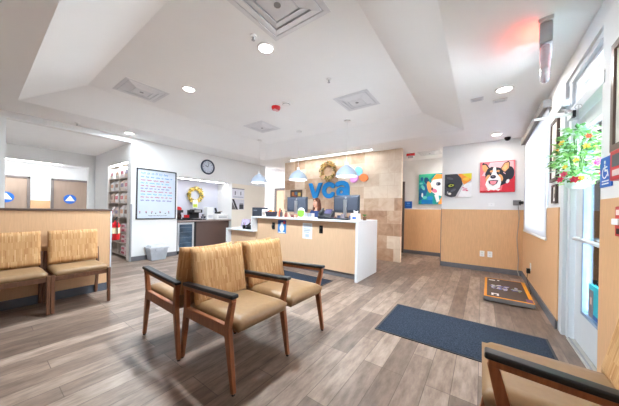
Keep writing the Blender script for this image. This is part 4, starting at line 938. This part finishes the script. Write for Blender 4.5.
for p, c, r in (((-.17, -.12, .06), (214, 52, 92), .05), ((-.15, -.17, .10), (230, 90, 120), .045), ((-.08, -.24, .05), (206, 48, 70), .05), ((.10, -.20, .17), (222, 70, 130), .045), ((.12, -.18, .20), (232, 110, 160), .04), ((-.02, -.23, .06), (238, 200, 70), .04),
                ((-.16, -.10, .36), (244, 206, 70), .045), ((.02, -.21, .30), (244, 210, 90), .045), ((.10, -.12, .31), (240, 214, 110), .05), ((-.06, -.2, .20), (238, 190, 60), .035), ((-.19, -.05, .3), (246, 176, 60), .045), ((.04, -.19, .38), (210, 90, 60), .04), ((-.14, -.15, .16), (246, 214, 90), .035), ((.15, -.12, .10), (220, 50, 80), .04)):
    flower((p[0]*.62, p[1]*.7, p[2]), c, r*.68)
# poster on the door glass
t = thing('door_poster', 'teal poster with a photo stuck low on the door glass', 'poster', (.757, 2.85, .48), FNX)
G().box((-.20, -.003, -.145), (.20, 0, .145)).obj('sheet', C_((40, 170, 186)), t); G().box((-.20, -.005, -.145), (-.10, -.0028, .1)).obj('photo_panel', C_((120, 112, 116)), t); G().box((-.10, -.0045, -.145), (.20, -.0028, -.09)).obj('blue_band', C_((30, 80, 140)), t)
G().box((-.16, -.0055, -.02), (-.13, -.0048, .04)).obj('portrait_spot', C_((214, 176, 160)), t)

# ================================================================== FLOOR THINGS
t = thing('floor_mat', 'large navy carpet mat in front of the entrance door', 'mat', (-.165, 2.80, 0))
G().box((-.68, -.39, 0), (.68, .39, .009)).obj('pile', M_mat, t); g = G(); g.box((-.70, -.41, 0), (.70, -.39, .007)); g.box((-.70, .39, 0), (.70, .41, .007)); g.box((-.70, -.39, 0), (-.68, .39, .007)); g.box((.68, -.39, 0), (.70, .39, .007)); g.obj('rubber_edge', C_((40, 42, 48)), t)
t = thing('floor_mat', 'dark carpet mat along the foot of the reception counter', 'mat', (-2.85, 3.12, 0))
G().box((-.80, -.43, 0), (.80, .43, .009)).obj('pile', M_mat, t); g = G(); g.box((-.82, -.45, 0), (.82, -.43, .007)); g.box((-.82, .43, 0), (.82, .45, .007)); g.box((-.82, -.43, 0), (-.80, .43, .007)); g.box((.80, -.43, 0), (.82, .43, .007)); g.obj('rubber_edge', C_((40, 42, 48)), t)
t = thing('pet_scale', 'low walk-on pet scale with an orange border, below the blind', 'scale', (.318, 4.69, 0), -.02)
t.scale = (.93, .94, .92)
G().box((-.285, -.63, .014), (.285, .63, .075)).obj('platform', C_((118, 116, 118)), t, bevel=.008)
for sx in (-.24, .24):
    for sy in (-.57, .57): G().cyl((sx, sy, 0), (sx, sy, .016), .03, n=14).obj('foot', M_black, t)
g = G(); z0, z1 = .0752, .079
g.box((-.28, -.625, z0), (-.245, .625, z1)); g.box((.235, -.625, z0), (.28, .625, z1)); g.box((-.245, -.625, z0), (.235, -.59, z1)); g.box((-.245, .6, z0), (.235, .625, z1)); g.obj('orange_border', C_((236, 156, 40)), t)
G().box((-.245, -.59, z0), (.235, .6, .078)).obj('dark_top', C_((78, 64, 60)), t)
g = G(); ms = [C_((206, 214, 230)), C_((110, 120, 190)), C_((226, 226, 226)), C_((150, 180, 120))]; rnd = random.Random(4)
for i in range(46):
    g.mi = rnd.choice((0, 1, 1, 2, 3)) if i else 0; x = rnd.uniform(-.19, .17); y = rnd.uniform(-.16, .16)*(1-.5*abs(x)/.2)
    g.prism(el(x, y, rnd.uniform(.012, .03), rnd.uniform(.012, .05), 8, rot=rnd.random()*3), lambda p: (p[0], p[1], .0778), lambda p: (p[0], p[1], .0790))
g.obj('printed_lettering', ms, t)
g = G(); g.mi = 0
for lo, hi in (((-.19, -.52, .0778), (-.10, -.40, .079)), ((-.22, .44, .0778), (-.13, .5, .079)), ((-.10, .47, .0778), (-.07, .53, .079))): g.box(lo, hi)
g.mi = 1; g.box((-.165, -.52, .0785), (-.125, -.45, .0797)); g.obj('printed_icon', [M_white, C_((78, 64, 60))], t)
G().box((.2, -.60, .0785), (.27, -.44, .0805)).obj('purple_label', C_((120, 80, 130)), t)

# ================================================================== SEATING
def soft_panel(name, m, parent, y0, y1, x_b, x_t, z0, z1, th, dip=.014):
    """upholstered back: front surface leans from x_b at the bottom to x_t at the top"""
    g = G(); bm = g.bm; NY, NZ = 14, 10; F = []; B_ = []
    for j in range(NZ+1):
        v = j/NZ; rf = []; rb_ = []
        for i in range(NY+1):
            u = i/NY; y = y0 + (y1-y0)*u
            top = z1 - dip*math.sin(PI*u)
            z = z0 + (top-z0)*v; x = x_b + (x_t-x_b)*v
            e = min(1, min(u, 1-u)/.09)*1.0; e2 = min(1, min(v, 1-v)/.1)
            pf = .012 + (th*.5-.012)*math.sqrt(max(0, 1-(1-e)**2))*math.sqrt(max(0, 1-(1-e2)**2))
            rf.append(bm.verts.new((x+pf, y, z))); rb_.append(bm.verts.new((x-pf*.9, y, z)))
        F.append(rf); B_.append(rb_)
    for j in range(NZ):
        for i in range(NY):
            bm.faces.new((F[j][i], F[j][i+1], F[j+1][i+1], F[j+1][i])); bm.faces.new((B_[j][i], B_[j+1][i], B_[j+1][i+1], B_[j][i+1]))
    for j in range(NZ):
        bm.faces.new((F[j][0], F[j+1][0], B_[j+1][0], B_[j][0])); bm.faces.new((F[j][NY], B_[j][NY], B_[j+1][NY], F[j+1][NY]))
    for i in range(NY):
        bm.faces.new((F[0][i], B_[0][i], B_[0][i+1], F[0][i+1])); bm.faces.new((F[NZ][i], F[NZ][i+1], B_[NZ][i+1], B_[NZ][i]))
    return g.obj(name, m, parent, smooth=True)
def soft_seat(name, m, parent, x0, x1, y0, y1, z0, z1, r=.03):
    g = G(); bm = g.bm; NX, NY = 14, 14; T = []
    b = []
    for j in range(NY+1):
        row = []
        for i in range(NX+1):
            u, v = i/NX, j/NY; e = min(1, min(u, 1-u)/.1); e2 = min(1, min(v, 1-v)/.1)
            crown = math.sqrt(max(0, 1-(1-e)**2))*math.sqrt(max(0, 1-(1-e2)**2))
            z = z1 - r*(1-crown) + .006*math.sin(PI*u)*math.sin(PI*v) + .010*(u-.5)
            row.append(bm.verts.new((x0+(x1-x0)*u, y0+(y1-y0)*v, z)))
        T.append(row)
    for j in range(NY):
        for i in range(NX): bm.faces.new((T[j][i], T[j][i+1], T[j+1][i+1], T[j+1][i]))
    loop = T[0][:] + [T[j][NX] for j in range(1, NY+1)] + T[NY][NX-1::-1] + [T[j][0] for j in range(NY-1, 0, -1)]
    cx, cy = (x0+x1)/2, (y0+y1)/2; ins = .012
    lo = [bm.verts.new((v.co.x - ins*((v.co.x > cx)*2-1)*(abs(v.co.x-cx) > (x1-x0)*.49), v.co.y - ins*((v.co.y > cy)*2-1)*(abs(v.co.y-cy) > (y1-y0)*.49), z0)) for v in loop]
    n = len(loop)
    for k in range(n): bm.faces.new((loop[k], lo[k], lo[(k+1) % n], loop[(k+1) % n]))
    bm.faces.new(lo)
    return g.obj(name, m, parent, smooth=True)
def bench(label, loc, rz, n, arms, wood, group, name='waiting_bench', p=.53, bdx=0.0):
    """guest seating facing local +x; one side frame per seat boundary"""
    t = thing(name, label, 'bench' if n > 1 else 'chair', loc, rz, group); w = n*p
    for k in range(n+1):
        y = -w/2 + k*p; arm = k in arms
        g = G(); g.bar((.245, y, .41), (.315, y, .01), .056, .036, .03, .028); leg = g.obj('leg', wood, t, bevel=.005)
        G().cyl((.315, y, 0), (.315, y, .012), .012, n=10).obj('glide', M_black, leg)
        g = G(); g.bar((-.275, y, .41), (-.335, y, .01), .052, .034, .03, .028); leg = g.obj('leg', wood, t, bevel=.005)
        G().cyl((-.335, y, 0), (-.335, y, .012), .012, n=10).obj('glide', M_black, leg)
        g = G(); g.bar((.272, y, .395), (-.30, y, .385), .078, .034, .078, .034, up=(0, 0, 1)); g.obj('side_rail', wood, t, bevel=.005)
        if arm:
            g = G(); g.bar((.245, y, .41), (.292, y, .605), .05, .034, .036, .032); g.obj('arm_post', wood, t, bevel=.005)
            g = G(); g.bar((-.275, y, .41), (-.285, y, .575), .05, .034, .04, .032); g.obj('arm_post', wood, t, bevel=.005)
            g = G(); g.bar((.305, y, .605), (-.305, y, .575), .03, .04, .03, .04, up=(0, 0, 1)); a = g.obj('armrest', wood, t, bevel=.005)
            g = G(); g.bar((.318, y, .632), (-.31, y, .598), .028, .058, .026, .05, up=(0, 0, 1)); g.obj('arm_cap', M_black, a, bevel=.009, seg=3)
        else:
            g = G(); g.bar((-.275, y, .41), (-.30, y, .60), .045, .034, .03, .03); g.obj('back_post', wood, t, bevel=.004)
    g = G(); g.bar((.2, -w/2, .385), (.2, w/2, .385), .05, .03); g.bar((-.22, -w/2, .385), (-.22, w/2, .385), .05, .03); g.obj('seat_rail', wood, t)
    for k in range(n):
        y0 = -w/2 + k*p + .022; y1 = y0 + p - .044
        soft_seat('seat', M_vinyl, t, -.27, .322, y0, y1, .385, .468)
        soft_panel('backrest', M_fabric, t, y0-.005, y1-.005, -.185+bdx, -.272+bdx, .45, .876, .062, .012)
    return t
CG = 'armed tandem benches in the middle of the lobby'
CB = bench('two-seat armed bench with gold fabric backs, front one facing the entrance', (-1.592, 1.512, 0), 0, 2, (0, 1, 2), M_walnut, CG)
place_copy(CB, (-2.245, 1.475, 0), PI, 'two-seat armed bench standing back to back behind the front one')
bench('tan armchair in the near corner against the entrance wall, partly out of view', (.336, 1.50, 0), PI, 1, (1,), M_walnut, None, 'guest_chair', .55, .03)


def side_chair(label, loc):
    t = thing('side_chair', label, 'chair', loc, 0, 'armless chairs along the low partition'); wd = M_walnutd; hw = .243
    for s in (-1, 1):
        y = s*hw
        G().bar((.265, y, .43), (.285, y, .01), .045, .034, .032, .03).obj('leg', wd, t, bevel=.004)
        g = G(); g.bar((-.20, y, .43), (-.262, y, .01), .045, .034, .03, .03); g.obj('leg', wd, t, bevel=.004)
        g = G(); g.bar((-.20, y, .41), (-.235, y, .64), .042, .03, .03, .026); g.obj('back_post', wd, t, bevel=.004)
        g = G(); g.bar((.275, y, .385), (-.22, y, .385), .06, .03, up=(0, 0, 1)); g.obj('side_rail', wd, t, bevel=.004)
    g = G(); g.bar((.262, -hw, .388), (.262, hw, .388), .03, .05); g.obj('front_rail', wd, t, bevel=.004)
    soft_seat('seat', M_vinylw, t, -.23, .285, -hw+.004, hw-.004, .412, .475, .022)
    soft_panel('backrest', M_fabric, t, -hw+.012, hw-.012, -.155, -.205, .49, .885, .05, .002)
    return t
s1 = side_chair('armless gold-backed chair at the open end of the low partition', (-4.078, .752, 0))
place_copy(s1, (-4.078, .232, 0), 0, 'armless gold-backed chair second from the open end of the partition')

# ================================================================== RECEPTIONIST
def skin_mesh(name, pts, edges, m, parent=None, root=0, sub=2):
    me = bpy.data.meshes.new(name); me.from_pydata([p[:3] for p in pts], edges, []); me.update()
    o = bpy.data.objects.new(name, me); COL.objects.link(o); me.materials.append(m)
    md = o.modifiers.new('Skin', 'SKIN'); md.use_smooth_shade = True
    for i, p in enumerate(pts):
        r = p[3]; me.skin_vertices[0].data[i].radius = r if isinstance(r, tuple) else (r, r)
        me.skin_vertices[0].data[i].use_root = (i == root)
    sd = o.modifiers.new('Subdivision', 'SUBSURF'); sd.levels = sub; sd.render_levels = sub
    if parent: o.parent = parent
    return o
PX, PY = -3.51, 5.20
M_skin = mat('skin', (226, 172, 146), .5, var=.03)
M_scrub = mat('navy_scrubs', (44, 66, 118), .75, var=.15, scale=20)
person = thing('person', 'receptionist with long auburn hair in navy scrubs seated behind the counter', 'person', (PX, PY, 0), -.2)
# local frame: faces -y ; seat height .62
bp = [(0, .05, .70, (.16, .12)), (0, .06, .85, (.145, .11)), (0, .04, 1.0, (.15, .11)), (0, .03, 1.12, (.155, .10)), (0, .03, 1.20, (.06, .055)), (0, .02, 1.27, (.05, .05)), (0, .0, 1.30, (.045, .045)), (0, .0, 1.34, (.045, .045)), (0, .0, 1.38, (.04, .04)),
      (.17, .03, 1.15, .055), (.22, -.03, .96, .045), (.17, -.24, .88, .036), (.13, -.33, .88, (.038, .02)),
      (-.17, .03, 1.15, .055), (-.22, -.03, .96, .045), (-.17, -.24, .88, .036), (-.13, -.33, .88, (.038, .02)),
      (.10, .02, .68, .09), (.12, -.36, .66, .07), (.12, -.36, .28, .05), (.12, -.35, .10, .038), (.12, -.46, .05, .04),
      (-.10, .02, .68, .09), (-.12, -.36, .66, .07), (-.12, -.36, .28, .05), (-.12, -.35, .10, .038), (-.12, -.46, .05, .04)]
be = [(0,1),(1,2),(2,3),(3,4),(4,5),(5,6),(6,7),(7,8),(3,9),(9,10),(10,11),(11,12),(3,13),(13,14),(14,15),(15,16),(0,17),(17,18),(18,19),(19,20),(20,21),(0,22),(22,23),(23,24),(24,25),(25,26)]
for s in (1, -1):          # five fingers on each hand
    hb = 12 if s > 0 else 16
    for dx, L in ((.028, .055), (.010, .065), (-.009, .062), (-.026, .048)):
        i = len(bp); bp += [(s*.13+dx, -.36, .88, .010), (s*.13+dx, -.36-L*.6, .876, .009), (s*.13+dx, -.36-L, .862, .008)]; be += [(hb, i), (i, i+1), (i+1, i+2)]
    i = len(bp); bp += [(s*.13-s*.05, -.33, .875, .011), (s*.13-s*.06, -.37, .868, .009)]; be += [(hb, i), (i, i+1)]
body = skin_mesh('body', bp, be, M_skin)
bpy.context.view_layer.update()
me = bpy.data.meshes.new_from_object(body.evaluated_get(bpy.context.evaluated_depsgraph_get()))
body.modifiers.clear(); g = G(); g.bm.from_mesh(me)
g.ball((0, .008, 1.405), 1, (.077, .097, .100), 24, 16)            # skull
g.ball((0, -.018, 1.345), 1, (.060, .072, .072), 20, 14)           # face and jaw
g.ball((0, -.066, 1.292), 1, (.026, .022, .020), 12, 8)            # chin
g.ball((0, -.094, 1.372), 1, (.010, .012, .028), 12, 8); g.ball((0, -.103, 1.352), 1, (.016, .014, .012), 12, 8)   # nose
for q in (1, -1): g.ball((q*.077, .012, 1.378), 1, (.010, .020, .030), 10, 8)
body = g.obj('body', M_skin, person, smooth=True)
md = body.modifiers.new('Remesh', 'REMESH'); md.mode = 'VOXEL'; md.voxel_size = .0065; md.use_smooth_shade = True
md = body.modifiers.new('Smooth', 'SMOOTH'); md.factor = .5; md.iterations = 3
for o_ in [o_ for o_ in bpy.data.objects if o_.name.startswith('body') and o_ is not body]: bpy.data.objects.remove(o_)
body.name = 'body'
tp = [(0, .05, .70, (.178, .135)), (0, .06, .85, (.16, .125)), (0, .04, 1.0, (.165, .125)), (0, .03, 1.10, (.17, .112)), (0, .03, 1.165, (.10, .08)), (.17, .03, 1.15, .068), (.215, -.015, 1.0, .062), (-.17, .03, 1.15, .068), (-.215, -.015, 1.0, .062)]
skin_mesh('scrub_top', tp, [(0,1),(1,2),(2,3),(3,4),(3,5),(5,6),(3,7),(7,8)], M_scrub, person)
lp = [(0, .05, .70, (.17, .13)), (.10, .02, .68, .10), (.12, -.36, .66, .082), (.12, -.36, .28, .064), (.12, -.35, .12, .055), (-.10, .02, .68, .10), (-.12, -.36, .66, .082), (-.12, -.36, .28, .064), (-.12, -.35, .12, .055)]
skin_mesh('scrub_trousers', lp, [(0,1),(1,2),(2,3),(3,4),(0,5),(5,6),(6,7),(7,8)], M_scrub, person)
g = G()
g.ball((0, .026, 1.420), 1, (.091, .100, .106), 24, 16); g.ball((0, .085, 1.28), 1, (.095, .042, .19), 18, 14)
for q in (1, -1):
    g.ball((q*.076, .012, 1.33), 1, (.026, .05, .11), 12, 10); g.ball((q*.085, .0, 1.21), 1, (.027, .045, .11), 12, 10); g.ball((q*.045, -.040, 1.466), 1, (.042, .034, .024), 12, 8)
hr = g.obj('hair', mat('auburn_hair', (96, 52, 34), .5, var=.25, scale=60, stretch=(1, 1, .15)), person, smooth=True)
md = hr.modifiers.new('Remesh', 'REMESH'); md.mode = 'VOXEL'; md.voxel_size = .009; md.use_smooth_shade = True
md = hr.modifiers.new('Smooth', 'SMOOTH'); md.factor = .5; md.iterations = 4
for q in (1, -1):
    G().ball((q*.030, -.078, 1.392), .012, (1.1, .75, .75), 10, 8).obj('eye', C_((240, 240, 240)), person, smooth=True); G().ball((q*.030, -.0865, 1.392), .005, (1, .5, 1), 8, 6).obj('iris', C_((60, 44, 36)), person, smooth=True)
    G().tube([(q*.014, -.090, 1.412), (q*.031, -.088, 1.418), (q*.047, -.076, 1.412)], .0035, 6).obj('eyebrow', C_((96, 56, 38)), person, smooth=True)
G().tube([(-.024, -.078, 1.322), (-.008, -.087, 1.324), (.008, -.087, 1.324), (.024, -.078, 1.322)], .006, 8).obj('mouth', C_((196, 100, 96)), person, smooth=True)
for s in (1, -1): G().ball((s*.12, -.43, .045), .05, (.85, 1.9, .9)).obj('shoe', C_((40, 42, 50)), person, smooth=True)
t = thing('desk_stool', 'dark swivel stool under the receptionist', 'stool', (PX, PY, 0), -.2)
g = G(); g.lathe([(.02, .53), (.19, .535), (.21, .56), (.20, .585), (.02, .59)], (0, .03, 0), n=24); g.obj('seat', C_((44, 46, 54)), t, smooth=True); G().cyl((0, .03, .08), (0, .03, .535), .028, n=14).obj('post', M_steel, t)
for k in range(5):
    a = k*2*PI/5+.3; lg_ = G().bar((0, .03, .085), (.25*math.cos(a), .03+.25*math.sin(a), .07), .03, .04, .024, .03, up=(0, 0, 1)).obj('leg', M_black, t); G().cyl((.25*math.cos(a)-.012, .03+.25*math.sin(a), .03), (.25*math.cos(a)+.012, .03+.25*math.sin(a), .03), .03, n=12).obj('caster', M_black, lg_)

# ================================================================== DAYLIGHT, CAMERA
sl = bpy.data.lights.new('sun', 'SUN'); sl.energy = 42; sl.angle = .01; so = bpy.data.objects.new('sun', sl); COL.objects.link(so)
so.rotation_euler = Vector((.12, -.55, -.82)).to_track_quat('-Z', 'Y').to_euler(); so.location = (3, 6, 6)
w = bpy.data.worlds.new('daylight'); SC.world = w; w.use_nodes = True
nt = w.node_tree; bg = nt.nodes['Background']
bg.inputs['Color'].default_value = (.80, .91, 1.0, 1); bg.inputs['Strength'].default_value = 11.0

cam = bpy.data.cameras.new('camera'); co = bpy.data.objects.new('camera', cam); COL.objects.link(co)
cam.sensor_fit = 'HORIZONTAL'; cam.sensor_width = 36; cam.lens = 36*240/619; cam.clip_start = .02
cam.shift_y = (210-203)/619.0
yaw, roll = .6216, .01957
fw = Vector((-math.sin(yaw), math.cos(yaw), 0)); ri = Vector((math.cos(yaw), math.sin(yaw), 0)); up = Vector((0, 0, 1))
r3 = ri*math.cos(roll) + up*math.sin(roll); u3 = up*math.cos(roll) - ri*math.sin(roll)
co.matrix_world = Matrix(((r3.x, u3.x, -fw.x, 0), (r3.y, u3.y, -fw.y, 0), (r3.z, u3.z, -fw.z, 1.2), (0, 0, 0, 1)))
SC.camera = co
SC.view_settings.view_transform = 'Standard'; SC.view_settings.look = 'None'; SC.view_settings.gamma = 1; SC.view_settings.exposure = 1.25
SC.cycles.use_denoising = True; SC.cycles.max_bounces = 10; SC.cycles.diffuse_bounces = 7; SC.cycles.sample_clamp_indirect = 6
